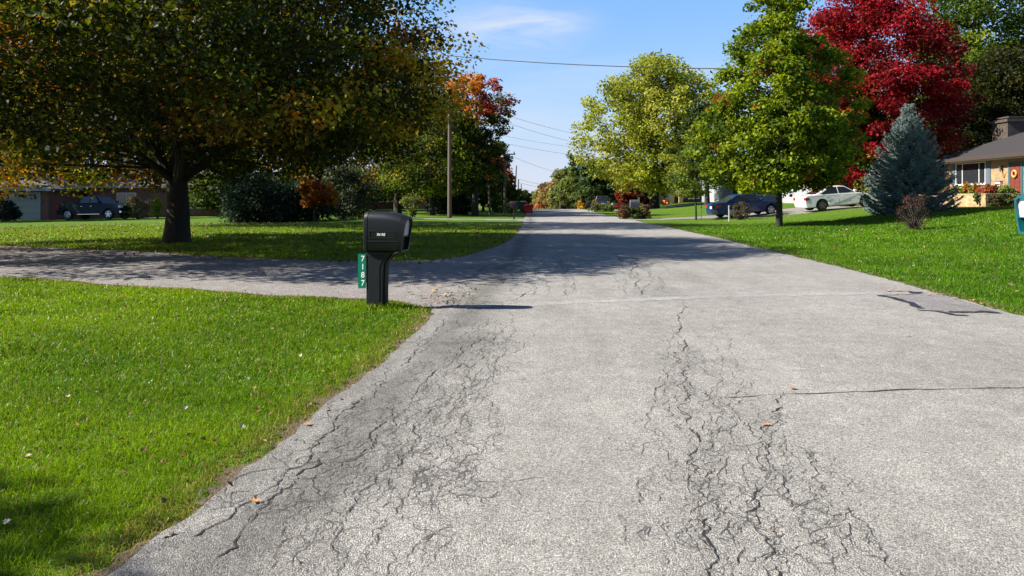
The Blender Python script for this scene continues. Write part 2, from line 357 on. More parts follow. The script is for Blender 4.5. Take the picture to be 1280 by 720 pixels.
def H(x, y):
    x = np.asarray(x, float); y = np.asarray(y, float)
    dr = np.maximum(x-(xc(y)+HW), 0); dl = np.maximum((xc(y)-HW)-x, 0)
    gr = np.interp(dr, [0, 2, 5, 8, 12, 14, 17, 22, 30, 100, 600], [0, .02, .12, .29, .74, .88, .96, 1.05, 1.15, 1.6, 3])
    near = np.clip((y-4)/16, .35, 1)
    gl = np.interp(dl, [0, 5, 9, 20, 38, 60, 600], [0, .03, .08, .03, -.3, -.35, 0])
    return zr(y)+gr*near+gl
def Hf(x, y): return float(H(x, y))
def at(px, D, dz=0):
    x = (px-640)*D/1000; return Vector((x, D, Hf(x, D)+dz))
def ground_px(px, py):
    D = 1.4/max((py-250)/1000, .004)
    for _ in range(30):
        x = (px-640)*D/1000; D = .5*D+.5*(CAMZ-Hf(x, D))/max((py-250)/1000, .004)
    return (px-640)*D/1000, D
def lines(lst):
    o = []
    for a, b, s in lst: o += list(np.arange(a, b, s))
    return np.array(o+[lst[-1][1]])
GX = lines([(-2500, -300, 220), (-300, -80, 20), (-80, -24, 2), (-24, -8, .5), (-8, 11, .22), (11, 30, .6), (30, 90, 3), (90, 300, 20), (300, 2500, 220)])
GY = lines([(-300, -40, 40), (-40, 0, 2), (0, 26, .25), (26, 60, .6), (60, 130, 2), (130, 400, 10), (400, 3000, 200)])
X, Y = np.meshgrid(GX, GY); Z = H(X, Y); P_ = pav(X, Y)
Z = Z - np.where(P_ < .0, .07, 0)
nx, ny = len(GX), len(GY); idx = np.arange(nx*ny).reshape(ny, nx)
F = np.stack([idx[:-1, :-1], idx[:-1, 1:], idx[1:, 1:], idx[1:, :-1]], -1).reshape(-1, 4)
tag(npmesh('ground', np.stack([X, Y, Z], -1).reshape(-1, 3), F, M['lawn'], smooth=True), kind='structure')

def sheet(name, P, mat, off, uv=None, skirt=True):
    """P (rows, cols, 2) grid draped on terrain"""
    r, c = P.shape[:2]; z = H(P[..., 0], P[..., 1])+off
    V = np.concatenate([P, z[..., None]], -1)
    if uv is None: uv = P
    if skirt:
        def rim(A, U):
            lo = A.copy(); lo[..., 2] -= .12; return lo, U
        V = np.concatenate([V[:, :1], V, V[:, -1:]], 1).copy(); V[:, 0, 2] -= .12; V[:, -1, 2] -= .12
        uv = np.concatenate([uv[:, :1], uv, uv[:, -1:]], 1); c += 2
    ii = np.arange(r*c).reshape(r, c)
    F = np.stack([ii[:-1, :-1], ii[:-1, 1:], ii[1:, 1:], ii[1:, :-1]], -1).reshape(-1, 4)
    return npmesh(name, V.reshape(-1, 3), F, mat, uv=np.asarray(uv).reshape(-1, 2), smooth=False)
ry = lines([(-40, 0, 2), (0, 30, .1), (30, 70, .25), (70, 130, 1), (130, 400, 8), (400, 1200, 50)])
fr = np.linspace(0, 1, 15)[None, :]
RX = xl(ry)[:, None]*(1-fr)+xr(ry)[:, None]*fr
road = sheet('road', np.stack([RX, np.broadcast_to(ry[:, None], RX.shape)], -1), M['road'], .02,
             uv=np.stack([RX-xl(ry)[:, None], np.broadcast_to(ry[:, None], RX.shape)], -1)); tag(road, kind='structure')
for k, (n, f, a, b) in enumerate(drives):
    dx = np.arange(a, b+.05, .06 if k == 0 else .15)
    yn = np.interp(dx, *n)+.06*np.sin(dx*2.3)+.03*np.sin(dx*6.1); yf = np.interp(dx, *f)+.06*np.sin(dx*1.9)+.03*np.sin(dx*5.1)
    q = np.linspace(0, 1, 12)[None, :]; YY = yn[:, None]*(1-q)+yf[:, None]*q
    tag(sheet('driveway', np.stack([np.broadcast_to(dx[:, None], YY.shape), YY], -1), M['drive'] if k != 3 else M['concrete'], .013), kind='structure')

# soil verge along pavement edges (jagged bare strip)
rg = np.random.default_rng(5)
def verge(xs, ys, nxn, nyn, wi, wo, seed):
    r = np.random.default_rng(seed); n = len(xs)
    def jag(sc_):
        v = r.normal(size=n); k = np.ones(5)/5; return np.convolve(v, k, 'same')*sc_ + r.normal(size=n)*sc_*.15
    a = np.stack([xs-nxn*(wi), ys-nyn*(wi)], -1)
    w_ = np.maximum(wo*(.55+jag(1.1)), .01)
    b = np.stack([xs+nxn*w_, ys+nyn*w_], -1); mid = (a+b)/2
    return sheet('verge_soil', np.stack([a, mid, b], 1), M['soil'], .008, skirt=False)
yy = np.arange(.5, 9.7, .05); tag(verge(xl(yy), yy, -1, 0, .05, .14, 1), kind='structure')
yy = np.arange(4, 50, .07); tag(verge(xr(yy), yy, 1, 0, .05, .12, 2), kind='structure')
yy = np.arange(33.5, 51.5, .1); tag(verge(xl(yy), yy, -1, 0, .05, .10, 3), kind='structure')
xx = np.arange(-16, -.95, .05); tag(verge(xx, np.interp(xx, *D1n)+.06*np.sin(xx*2.3)+.03*np.sin(xx*6.1), 0, -1, .05, .07, 4), kind='structure')
xx = np.arange(-20, .3, .05); tag(verge(xx, np.interp(xx, *D1f)+.06*np.sin(xx*1.9)+.03*np.sin(xx*5.1), 0, 1, .05, .12, 6), kind='structure')

# ------------------------------------------------------------------ cracks, seals
class Strip:
    def __init__(s): s.V = []; s.F = []
    def line(s, pts, wd, off=.0235):
        pts = np.asarray(pts, float); n = len(pts)
        if n < 2: return
        d = np.gradient(pts, axis=0); ln = np.hypot(d[:, 0], d[:, 1])+1e-9; nn = np.stack([-d[:, 1]/ln, d[:, 0]/ln], -1)
        wd = np.broadcast_to(wd, (n,))[:, None]*.5
        a = pts+nn*wd; b = pts-nn*wd; z = H(pts[:, 0], pts[:, 1])+off; k = len(s.V)
        for i in range(n): s.V += [(a[i, 0], a[i, 1], z[i]), (b[i, 0], b[i, 1], z[i])]
        for i in range(n-1): s.F.append((k+2*i, k+2*i+1, k+2*i+3, k+2*i+2))
    def build(s, name, mat):
        return tag(npmesh(name, s.V, s.F, mat), kind='structure')
rc = random.Random(11)
def jag(p0, p1, step=.05, amp=.5, seed=0):
    """fractal line from p0 to p1 (midpoint displacement)"""
    r = np.random.default_rng(seed); P = np.array([p0, p1], float); L_ = np.linalg.norm(P[1]-P[0]); a = amp*.26*min(L_, .8)
    seg = L_
    while seg > step*1.4:
        d = P[1:]-P[:-1]; nr = np.stack([-d[:, 1], d[:, 0]], -1)/(np.linalg.norm(d, axis=1)[:, None]+1e-9)
        m = (P[1:]+P[:-1])/2+nr*(r.normal(size=(len(d), 1))*a).clip(-1.6*a, 1.6*a)+d*r.normal(size=(len(d), 1))*.07
        Q = np.empty((len(P)+len(m), 2)); Q[0::2] = P; Q[1::2] = m; P = Q; a *= .56; seg /= 2
    return P
big = Strip(); soft = Strip(); sd = [100]
def path(px_pts, wd, amp=.42, step=.026, s=big, off=.0235):
    W_ = [ground_px(*p) for p in px_pts]; allp = []
    for a, b in zip(W_[:-1], W_[1:]):
        sd[0] += 1; q = jag(a, b, step, amp, sd[0]); allp += list(q if not allp else q[1:])
    allp = np.array(allp); n = len(allp); r = np.random.default_rng(sd[0]+7)
    ww = wd*.5*np.clip(np.convolve(r.normal(size=n), np.ones(5)/5, 'same')*1.0+.85, .3, 2.2)*r.uniform(.6, 1.4, n)
    ww[0] = ww[-1] = .001
    s.line(allp, ww, off); return allp
def branches(pts, k, length, wd, s=soft, bias=0):
    length *= .55; wd *= .7
    for _ in range(k):
        i = rc.randrange(2, len(pts)-2); a = pts[i]; t = pts[i+1]-pts[i-1]; an = math.atan2(t[1], t[0])+rc.choice((-1, 1))*rc.uniform(.4, 1.4)
        ln = length*rc.uniform(.4, 1.3); b = a+ln*np.array([math.cos(an), math.sin(an)]); sd[0] += 1
        q = jag(a, b, .022, .9, sd[0]); s.line(q, np.linspace(wd, .001, len(q))*np.random.default_rng(sd[0]).uniform(.4, 1.3, len(q)), .0245 if s is big else .0225)
# wheel path right of centre
A = []
A += [path([(856, 384), (846, 420), (846, 455), (858, 480)], .016)]
A += [path([(858, 480), (848, 515), (866, 545), (862, 580), (872, 620), (880, 670), (888, 735)], .013)]
A += [path([(846, 430), (834, 470), (826, 510), (834, 560), (812, 600), (800, 640)], .006)]
A += [path([(858, 480), (884, 520), (892, 560), (886, 590)], .007)]
A += [path([(860, 560), (872, 590), (876, 640), (886, 690)], .006)]
A += [path([(975, 492), (978, 530), (960, 560), (958, 600), (948, 640), (958, 680), (970, 735)], .011)]
A += [path([(946, 500), (938, 540), (956, 575), (982, 606), (988, 640)], .008)]
A += [path([(944, 615), (950, 660), (966, 700), (974, 740)], .009)]
A += [path([(992, 560), (1020, 600), (1036, 640), (1062, 670), (1090, 740)], .008)]
A += [path([(1030, 560), (1044, 600), (1040, 640)], .006)]
A += [path([(918, 654), (930, 690), (928, 740)], .008)]
A += [path([(1060, 640), (1095, 680), (1140, 735)], .008)]
A += [path([(904, 500), (912, 540), (908, 580), (886, 640)], .005)]
for q in A: branches(q, 4, .13, .005)
# fine alligator net between them
def net(pxa, wa, pxb, wb, n, wd):
    for _ in range(n):
        t = rc.random(); p = (pxa[0]*(1-t)+pxb[0]*t+rc.gauss(0, wa*(1-t)+wb*t), pxa[1]*(1-t)+pxb[1]*t)
        g = np.array(ground_px(*p)); an = rc.choice([math.pi/2, math.pi/2, math.pi/2, 1.2, 1.9, .1])+rc.gauss(0, .25); ln = rc.uniform(.08, .4); sd[0] += 1
        q = jag(g, g+ln*np.array([math.cos(an), math.sin(an)]), .02, 1.0, sd[0]); r = np.random.default_rng(sd[0])
        ww = wd*r.uniform(.3, 1.3, len(q)); ww[0] = ww[-1] = .0008; soft.line(q, ww, .0225)
net((850, 420), 14, (880, 700), 40, 80, .0045); net((955, 520), 14, (980, 720), 30, 36, .0045); net((1020, 580), 12, (1070, 720), 30, 16, .004)
for o_ in (-9, -4, 4, 9, 15, 21, 27, 33, 40):
    sd[0] += 3; path([(850+o_+rc.gauss(0, 2), 400+rc.uniform(0, 60)), (852+2*o_, 500), (872+3.2*o_+rc.gauss(0, 6), 610), (892+4.6*o_+rc.gauss(0, 10), 735)], .0062, .6, .02, soft, .0225)
for o_ in range(-60, 22, 8):
    sd[0] += 3; path([(632+.6*o_, 396+rc.uniform(0, 20)), (606+.8*o_, 450), (562+1.2*o_+rc.gauss(0, 5), 540), (520+1.6*o_+rc.gauss(0, 8), 625), (480+2*o_, 735)], .0062, .6, .02, soft, .0225)
for px_ in (655, 668, 682, 706, 716, 780, 792, 806, 820):
    path([(px_+rc.gauss(0, 3)+(px_-716)*-.12, 322), (px_+rc.gauss(0, 4), 345), (px_+rc.gauss(0, 4)+(px_-716)*.12, 372)], .011, .6, .05, soft, .0225)
# transverse hairlines
path([(905, 501), (950, 498), (1010, 496), (1090, 493), (1180, 490), (1290, 488)], .023, .12, .06)
path([(1290, 488), (1500, 484)], .014, .12, .06)
path([(900, 503), (840, 500), (800, 508)], .004, .4, .05, soft, .0225)
path([(520, 430), (600, 431), (700, 430), (810, 429)], .004, .3, .06, soft, .0225)
path([(560, 396), (640, 390), (700, 386)], .006, .3, .06, soft, .0225)
# left wheel path and edge break-up
B = []
for pp, wd in (([(634, 392), (622, 420), (604, 450), (592, 480), (572, 520), (540, 560)], .007), ([(610, 400), (596, 430), (586, 462), (560, 505), (520, 560), (486, 612)], .009),
               ([(590, 412), (570, 450), (548, 490), (520, 530)], .006), ([(640, 420), (616, 470), (600, 520)], .005), ([(560, 440), (540, 470), (500, 520), (466, 560), (440, 590)], .010),
               ([(548, 560), (520, 600), (500, 640), (470, 690), (452, 735)], .006), ([(500, 560), (470, 600), (440, 640), (430, 700)], .007),
               ([(452, 500), (420, 530), (398, 560), (370, 590), (330, 620), (290, 650), (240, 678)], .015), ([(430, 560), (400, 585), (370, 600), (330, 640), (300, 672), (270, 705)], .017),
               ([(560, 400), (520, 440), (480, 478), (440, 520), (400, 556)], .007), ([(396, 582), (350, 590), (300, 600), (260, 622)], .012),
               ([(580, 395), (545, 420), (500, 462)], .009), ([(500, 500), (470, 540), (450, 575), (400, 625), (360, 680), (340, 720)], .009),
               ([(360, 588), (340, 560), (352, 540)], .008), ([(420, 640), (390, 680), (370, 735)], .007), ([(560, 600), (540, 650), (536, 700)], .005)):
    B.append(path(pp, wd))
for q in B: branches(q, 8, .22, .006)
net((610, 410), 20, (500, 640), 60, 200, .0045); net((540, 420), 10, (330, 660), 40, 80, .006)
# beyond the seal strip
for pp, wd in (([(790, 328), (786, 340), (800, 352), (806, 370)], .018), ([(770, 318), (776, 334), (784, 345)], .014), ([(806, 338), (816, 350), (806, 366)], .008),
               ([(716, 322), (712, 345), (709, 372)], .010), ([(664, 336), (660, 352), (652, 372), (636, 378)], .014), ([(700, 326), (704, 345)], .01), ([(750, 300), (760, 312), (772, 322)], .02)):
    branches(path(pp, wd, step=.07), 5, .5, .009)
path([(578, 376), (610, 372), (640, 370), (668, 369)], .02, .3, .07)
net((660, 335), 12, (650, 370), 18, 30, .007); net((790, 325), 12, (800, 368), 22, 50, .007); net((705, 322), 8, (708, 370), 14, 22, .006)
net((480, 330), 50, (560, 355), 40, 22, .008)
big.build('road_cracks', M['crack']); soft.build('fine_road_cracks', M['crack_soft'])
# seal strip across the road
s = Strip(); W_ = []
for a, b in zip([(560, 386), (650, 383), (760, 378), (880, 373), (1000, 370)], [(650, 383), (760, 378), (880, 373), (1000, 370), (1100, 368)]):
    q = jag(ground_px(*a), ground_px(*b), .12, .12, int(a[0])); W_ += list(q[(1 if W_ else 0):])
r = np.random.default_rng(3); W_ = np.array(W_); s.line(W_, .27+.06*r.normal(size=len(W_)), .0215)
sealo = s.build('seal_strip', M['seal'])
s = Strip(); 
def tarline(pp, wd, sdd):
    A_ = []
    for a, b in zip(pp[:-1], pp[1:]):
        q = jag(ground_px(*a), ground_px(*b), .05, .25, sdd+int(a[0])); A_ += list(q[(1 if A_ else 0):])
    A_ = np.array(A_); r = np.random.default_rng(sdd); w_ = wd*(1+.35*np.convolve(r.normal(size=len(A_)), np.ones(3)/3, 'same')); w_[0] = w_[-1] = .01
    s.line(A_, np.abs(w_)+.004, .0255+sdd*.0006)
tarline([(1096, 371), (1112, 373.5), (1128, 378), (1142, 384), (1153, 388)], .10, 1)
tarline([(1145, 389.5), (1160, 390.5), (1175, 392), (1192, 396), (1212, 397.5)], .07, 2)
tarline([(1185, 392.5), (1205, 392.5), (1230, 391.8), (1252, 394)], .11, 3)
tarline([(1138, 367), (1146, 368), (1153, 368.5)], .22, 4); tarline([(1096, 371.5), (1120, 370.8), (1145, 370.2)], .025, 5)
tarline([(1108, 366.3), (1125, 366), (1142, 366.5)], .02, 6)
s.build('tar_seal', M['tar'])
pt = [ground_px(*p) for p in ((1120, 371), (1142, 369), (1156, 367), (1190, 374), (1225, 384), (1246, 392), (1205, 393), (1170, 390), (1150, 386), (1134, 380))]
cx_, cy_ = np.mean(pt, 0); V = [(cx_, cy_, Hf(cx_, cy_)+.0225)]+[(x, y, Hf(x, y)+.0225) for x, y in pt]
o = npmesh('road_patch', V, [(0, i+1, (i+1) % len(pt)+1) for i in range(len(pt))], M['patch'], uv=[v[:2] for v in V]); tag(o, kind='structure')

# ------------------------------------------------------------------ grass
def blades(name, label, xs, ys, hts, wds, cols, seed, full=True):
    r = np.random.default_rng(seed); n = len(xs); z = H(xs, ys)-.005
    an = r.uniform(0, 2*np.pi, n); dx, dy = np.cos(an), np.sin(an)
    la = r.uniform(0, 2*np.pi, n); lean = hts*np.abs(r.normal(.95, .5, n)); lx, ly = np.cos(la)*lean, np.sin(la)*lean
    b0 = np.stack([xs-dx*wds/2, ys-dy*wds/2, z], -1); b1 = np.stack([xs+dx*wds/2, ys+dy*wds/2, z], -1)
    if full:
        m = np.stack([xs+lx*.35, ys+ly*.35, z+hts*.62], -1); off = np.stack([dx*wds*.36, dy*wds*.36, 0*xs], -1)
        tip = np.stack([xs+lx, ys+ly, z+hts*np.clip(1-.3*(lean/hts)**2, .5, 1)], -1)
        V = np.stack([b0, b1, m+off, m-off, tip], 1).reshape(-1, 3); k = np.arange(n)*5
        F = np.concatenate([np.stack([k, k+1, k+2], -1), np.stack([k, k+2, k+3], -1), np.stack([k+3, k+2, k+4], -1)]); nv = 5
        sh = np.array([.75, .75, 1, 1, 1.12])
    else:
        tip = np.stack([xs+lx, ys+ly, z+hts], -1); V = np.stack([b0, b1, tip], 1).reshape(-1, 3); k = np.arange(n)*3
        F = np.stack([k, k+1, k+2], -1); nv = 3; sh = np.array([.85, .85, 1.1])
    col = np.repeat(cols, nv, 0)
    o = npmesh(name, V, F, M['blade'], col=col); tag(o, label, 'grass', kind='stuff'); return o
def fbm(x, y, s): return (np.sin(x*s+1.3*np.sin(y*s*.7))*np.cos(y*s*1.1+.8*np.sin(x*s*1.3))+.5*np.sin(x*s*2.3+y*s*1.9+1)*np.cos(y*s*2.7-x*s))/1.5
def gcols(x, y, d, r, yellow=0.0):
    n = len(x); c = np.empty((n, 3)); t = np.clip(.5+.36*fbm(x, y, 1.3)+.3*fbm(x+3, y-2, .45)+.12*fbm(x, y, 4.1)+r.normal(0, .25, n), 0, 1)[:, None]
    a = np.array([.062, .145, .002]); b = np.array([.205, .320, .004]); c = a*(1-t)+b*t
    if yellow: c = c*(1-yellow)+np.array([.20, .25, .03])*yellow
    dry = (r.random(n) < (.06+.7*np.clip(1-d/.34, 0, 1))); c[dry] = np.array([.33, .25, .09])*r.uniform(.6, 1.2, (dry.sum(), 1))
    return c*r.uniform(.55, 1.35, (n, 1))
def scatter(x0, x1, y0, y1, dens, r, cond):
    n = int((x1-x0)*(y1-y0)*dens); x = r.uniform(x0, x1, n); y = r.uniform(y0, y1, n)
    k = (np.abs(x) < .68*y+.8); x, y = x[k], y[k]; d = pav(x, y); k = cond(x, y, d); return x[k], y[k], d[k]
def lawn(name, label, bands, cond, seed, yellow=0.0, tone=1.0):
    xs, ys, ds, hs, ws = [], [], [], [], []; r = np.random.default_rng(seed)
    for x0, x1, y0, y1, dens, h, w_ in bands:
        x, y, d = scatter(x0, x1, y0, y1, dens, r, cond); xs.append(x); ys.append(y); ds.append(d); n = len(x)
        tuft = 1+.35*fbm(x, y, 3.3)+.25*fbm(x, y, 9)
        hs.append(h*np.clip(r.normal(1, .25, n), .4, 1.7)*np.clip(tuft, .5, 1.6)*np.where(d < .12, .75, 1)); ws.append(w_*r.uniform(.6, 1.35, n))
    x, y, d, h, w_ = map(np.concatenate, (xs, ys, ds, hs, ws)); return blades(name, label, x, y, h, w_, gcols(x, y, d, r, yellow)*tone, seed+1)
edge = lambda x, y, d: (d > -.01) & ((d > .16) | (np.random.default_rng(9).random(len(d)) < .25+d*4.5))
lawn('grass', 'bright short mown grass of the near left lawn before the driveway',
     [(-3.6, 0, 2.4, 4.2, 11000, .043, .0034), (-5, 0, 4.2, 6, 8000, .043, .0042), (-7.5, 0, 6, 9, 4200, .045, .006), (-11, 0, 9, 14, 2100, .047, .009)],
     lambda x, y, d: edge(x, y, d) & (x < 1) & (y < np.interp(x, *D1n)+.2), 21)
lawn('grass', 'leaf strewn mown grass of the left lawn beyond the driveway, round the big maple',
     [(-18, .5, 17, 24, 900, .06, .014), (-27, 1, 24, 40, 260, .065, .026)], lambda x, y, d: edge(x, y, d) & (x < 2) & (y > np.interp(x, *D1f)-.2), 22, .25)
lawn('grass', 'green mown grass of the right lawn sloping up to the tan house',
     [(4.5, 9, 7, 13, 2300, .055, .009), (5, 18, 13, 22, 900, .058, .013), (6, 28, 22, 40, 260, .065, .025)], lambda x, y, d: edge(x, y, d) & (x > 3), 23, tone=np.array([.62, .80, .9]))

# ------------------------------------------------------------------ fallen leaves
def leaf_mesh(name, kind):
    mb = MB(); n = 14; pts = []
    for i in range(n):
        a = 2*math.pi*i/n; rr = (.55+.45*abs(math.cos(a*1.5)))*(1 if i % 2 else .74) if kind else 1
        x = math.cos(a)*rr; y = math.sin(a)*rr*(1 if kind else .45); pts.append((x, y, .28*abs(y)+.16*x*x-.05))
    mb.add([(0, 0, -.02)]+pts+[(-1.5, .02, .1), (-1.5, -.02, .12)], [(0, i+1, (i+1) % n+1) for i in range(n)]+[(n//2+1, n+1, n+2)])
    return mb
LC = {'orange': pm('leaf_orange', (.50, .20, .045), .6, .3, 40), 'brown': pm('leaf_brown', (.20, .10, .045), .7, .35, 40), 'tan': pm('leaf_tan', (.42, .31, .16), .7, .25, 40), 'pale': pm('leaf_pale', (.36, .32, .25), .7, .2, 40)}
lm = {}
def drop(px, py, col, size, label, group=None, rz=0, kind=1, tilt=.15, lift=.03):
    key = (col, kind)
    if key not in lm:
        o = leaf_mesh('fallen_leaf', kind).build('fallen_leaf', LC[col]); lm[key] = o.data; bpy.data.objects.remove(o)
    o = bpy.data.objects.new('fallen_leaf', lm[key]); C.objects.link(o); x, y = ground_px(px, py)
    o.location = (x, y, Hf(x, y)+lift); o.scale = (size,)*3; o.rotation_euler = (rc.uniform(-tilt, tilt), rc.uniform(-tilt, tilt), rz or rc.uniform(0, 6.28))
    return tag(o, label, 'leaf', group)
drop(319, 634, 'orange', .026, 'orange curled leaf lying on the dark cracked strip at the left road edge', kind=1)
drop(384, 536, 'orange', .03, 'pale orange leaf on the asphalt right at the grass edge of the near lawn', kind=1)
drop(957, 536, 'orange', .03, 'flat ochre leaf on the road amid the crack cluster, nearer of the two there', kind=0, rz=.1)
drop(991, 490, 'orange', .034, 'orange leaf on the road resting beside the long transverse hairline crack')
drop(964, 671, 'brown', .014, 'tiny brown leaf scrap in the wide crack at the bottom of the road', kind=0)
drop(1136, 423, 'tan', .03, 'tan leaf lying alone on the clean road below the tar sealed patch', kind=0)
drop(905, 408, 'tan', .03, 'small tan leaf lying alone in the middle of the road below the seal strip', kind=0)
for k, (px, py, c_) in enumerate([(500, 357, 'orange'), (520, 361, 'brown'), (537, 358, 'brown'), (548, 361, 'orange'), (528, 374, 'brown'), (545, 380, 'brown'), (555, 372, 'tan'), (512, 369, 'brown'), (563, 378, 'tan'), (540, 367, 'orange'), (533, 388, 'brown'), (524, 352, 'brown')]):
    drop(px, py, c_, .05, 'dry curled leaf on the driveway mouth just right of the black mailbox', 'leaves littering the driveway mouth', lift=.04)
for (px, py) in ((1150, 363), (1160, 371), (1170, 370), (1178, 371), (1192, 376), (1210, 377), (1215, 379), (1110, 366), (1122, 366), (1240, 388), (1226, 383), (1135, 366)):
    drop(px, py, 'orange', .045, 'orange leaf caught along the right road edge by the tar sealed patch', 'leaves along the right road edge', lift=.04)
for (px, py, c_) in ((165, 650, 'tan'), (175, 662, 'orange'), (50, 683, 'brown'), (36, 582, 'pale'), (127, 614, 'brown'), (180, 574, 'brown'), (268, 564, 'orange'), (296, 585, 'tan'),
                     (318, 494, 'orange'), (322, 523, 'orange'), (232, 520, 'pale'), (265, 548, 'brown'), (303, 544, 'pale'), (236, 555, 'brown'), (137, 556, 'orange'), (183, 484, 'pale'),
                     (310, 482, 'pale'), (284, 430, 'brown'), (250, 415, 'tan'), (85, 505, 'tan'), (8, 668, 'pale'), (205, 640, 'brown'), (120, 500, 'tan'), (160, 465, 'brown'), (355, 470, 'tan'), (376, 452, 'tan')):
    drop(px, py, c_, .019 if py > 450 else .026, 'dry leaf caught in the mown grass of the near left lawn', 'fallen leaves in the near lawn', tilt=.7, lift=.055)
def litter(name, label, n, x0, x1, y0, y1, cond, size, seed, pal, zoff=.05):
    r = np.random.default_rng(seed); x = r.uniform(x0, x1, n); y = r.uniform(y0, y1, n); k = cond(x, y, pav(x, y)); x, y = x[k], y[k]; n = len(x)
    z = H(x, y)+zoff*r.uniform(.5, 1.1, n); Pp = np.stack([x, y, z], -1); u = r.normal(size=(n, 3)); u[:, 2] *= .5; u /= np.linalg.norm(u, axis=1)[:, None]
    v = np.cross(u, r.normal(size=(n, 3))+np.array([0, 0, 1.2])); v /= np.linalg.norm(v, axis=1)[:, None]; s_ = size*r.uniform(.5, 1.3, (n, 1))
    V = np.stack([Pp-u*s_, Pp-v*s_*.6+[0, 0, .006], Pp+u*s_, Pp+v*s_*.6+[0, 0, .006]], 1).reshape(-1, 3)
    F = np.arange(n*4).reshape(n, 4); c = np.array(pal)[r.integers(0, len(pal), n)]*r.uniform(.7, 1.2, (n, 1))
    return tag(npmesh(name, V, F, M['leaf_matt'], col=np.repeat(c, 4, 0)), label, 'leaf litter', kind='stuff')
pal = [(.24, .18, .08), (.20, .10, .04), (.30, .25, .12), (.12, .06, .025)]
litter('leaf_litter', 'dry leaves scattered through the lawn around the big maple', 4500, -26, 0, 16.5, 44, lambda x, y, d: (d > 0) & (np.abs(x) < .7*y), .05, 31, pal)
litter('leaf_litter', 'dry leaves strewn on the left driveway and its grassy far edge', 1300, -16, 0, 12, 20, lambda x, y, d: (y > np.interp(x, *D1f)-1.2) & (y < np.interp(x, *D1f)+.6), .045, 32, pal, .035)
litter('leaf_litter', 'tiny dry leaf scraps in the near left lawn', 2200, -9, 0, 2.5, 13, lambda x, y, d: (d > .02) & (x < 0) & (y < np.interp(x, *D1n)), .016, 33, pal, .05)
litter('leaf_litter', 'dry leaf specks scattered over the right lawn', 1500, 6, 28, 9, 46, lambda x, y, d: (d > 0), .04, 34, pal, .06)
litter('leaf_litter', 'leaf scraps and straw along the crumbling road edges', 5200, -1.6, 12, 2, 45, lambda x, y, d: (np.abs(d-.05) < .13) & ((np.abs(x-xl(y)) < .3) | (np.abs(x-xr(y)) < .3)), .022, 35, pal, .035)

litter('leaf_litter', 'brown grit and leaf scraps washed together at the driveway mouth', 900, -1.5, .1, 9.5, 13.0, lambda x, y, d: (np.random.default_rng(4).random(len(x)) < np.exp(-((x+.75)**2/.12+(y-11.1)**2/1.2))), .022, 36, [(.16, .10, .05), (.30, .22, .12), (.10, .07, .04)], .035)
# ------------------------------------------------------------------ trees
def leafcloud(r, centers, sig, per, size, colf, flat=.62, droop=0):
    n = int(len(centers)*per); ci = r.integers(0, len(centers), n); d = r.normal(size=(n, 3)); d /= np.linalg.norm(d, axis=1)[:, None]+1e-9
    d *= (r.random((n, 1))**.45); P = centers[ci]+d*np.asarray(sig)[ci][:, None]*np.array([1, 1, flat])*1.5
    nrm = r.normal(size=(n, 3))*.75+d*.6+np.array([0, 0, .75]); nrm /= np.linalg.norm(nrm, axis=1)[:, None]
    u = np.cross(nrm, r.normal(size=(n, 3))); u /= np.linalg.norm(u, axis=1)[:, None]+1e-9; v = np.cross(nrm, u)
    s_ = size*r.uniform(.55, 1.25, (n, 1))
    a = P-u*s_*.5; b = P+v*s_*.42+u*s_*.06+nrm*s_*.10; c = P+u*s_*.62; e = P-v*s_*.42+u*s_*.06+nrm*s_*.10
    V = np.stack([a, b, c, e], 1).reshape(-1, 3); col = colf(P, ci, r); return V, np.arange(4*n).reshape(n, 4), np.repeat(col, 4, 0)
def palette(cols, wts, jit=.25, clump=.75):
    cols = np.array(cols, float); wts = np.array(wts, float)/sum(wts)
    def f(P, ci, r):
        m = ci.max()+1; cc = r.choice(len(cols), m, p=wts); own = r.choice(len(cols), len(P), p=wts)
        pick = np.where(r.random(len(P)) < clump, cc[ci], own)
        return cols[pick]*r.uniform(1-jit, 1+jit, (len(P), 1))*(1+.12*r.normal(size=(m, 1)))[ci].clip(.6, 1.4)
    return f
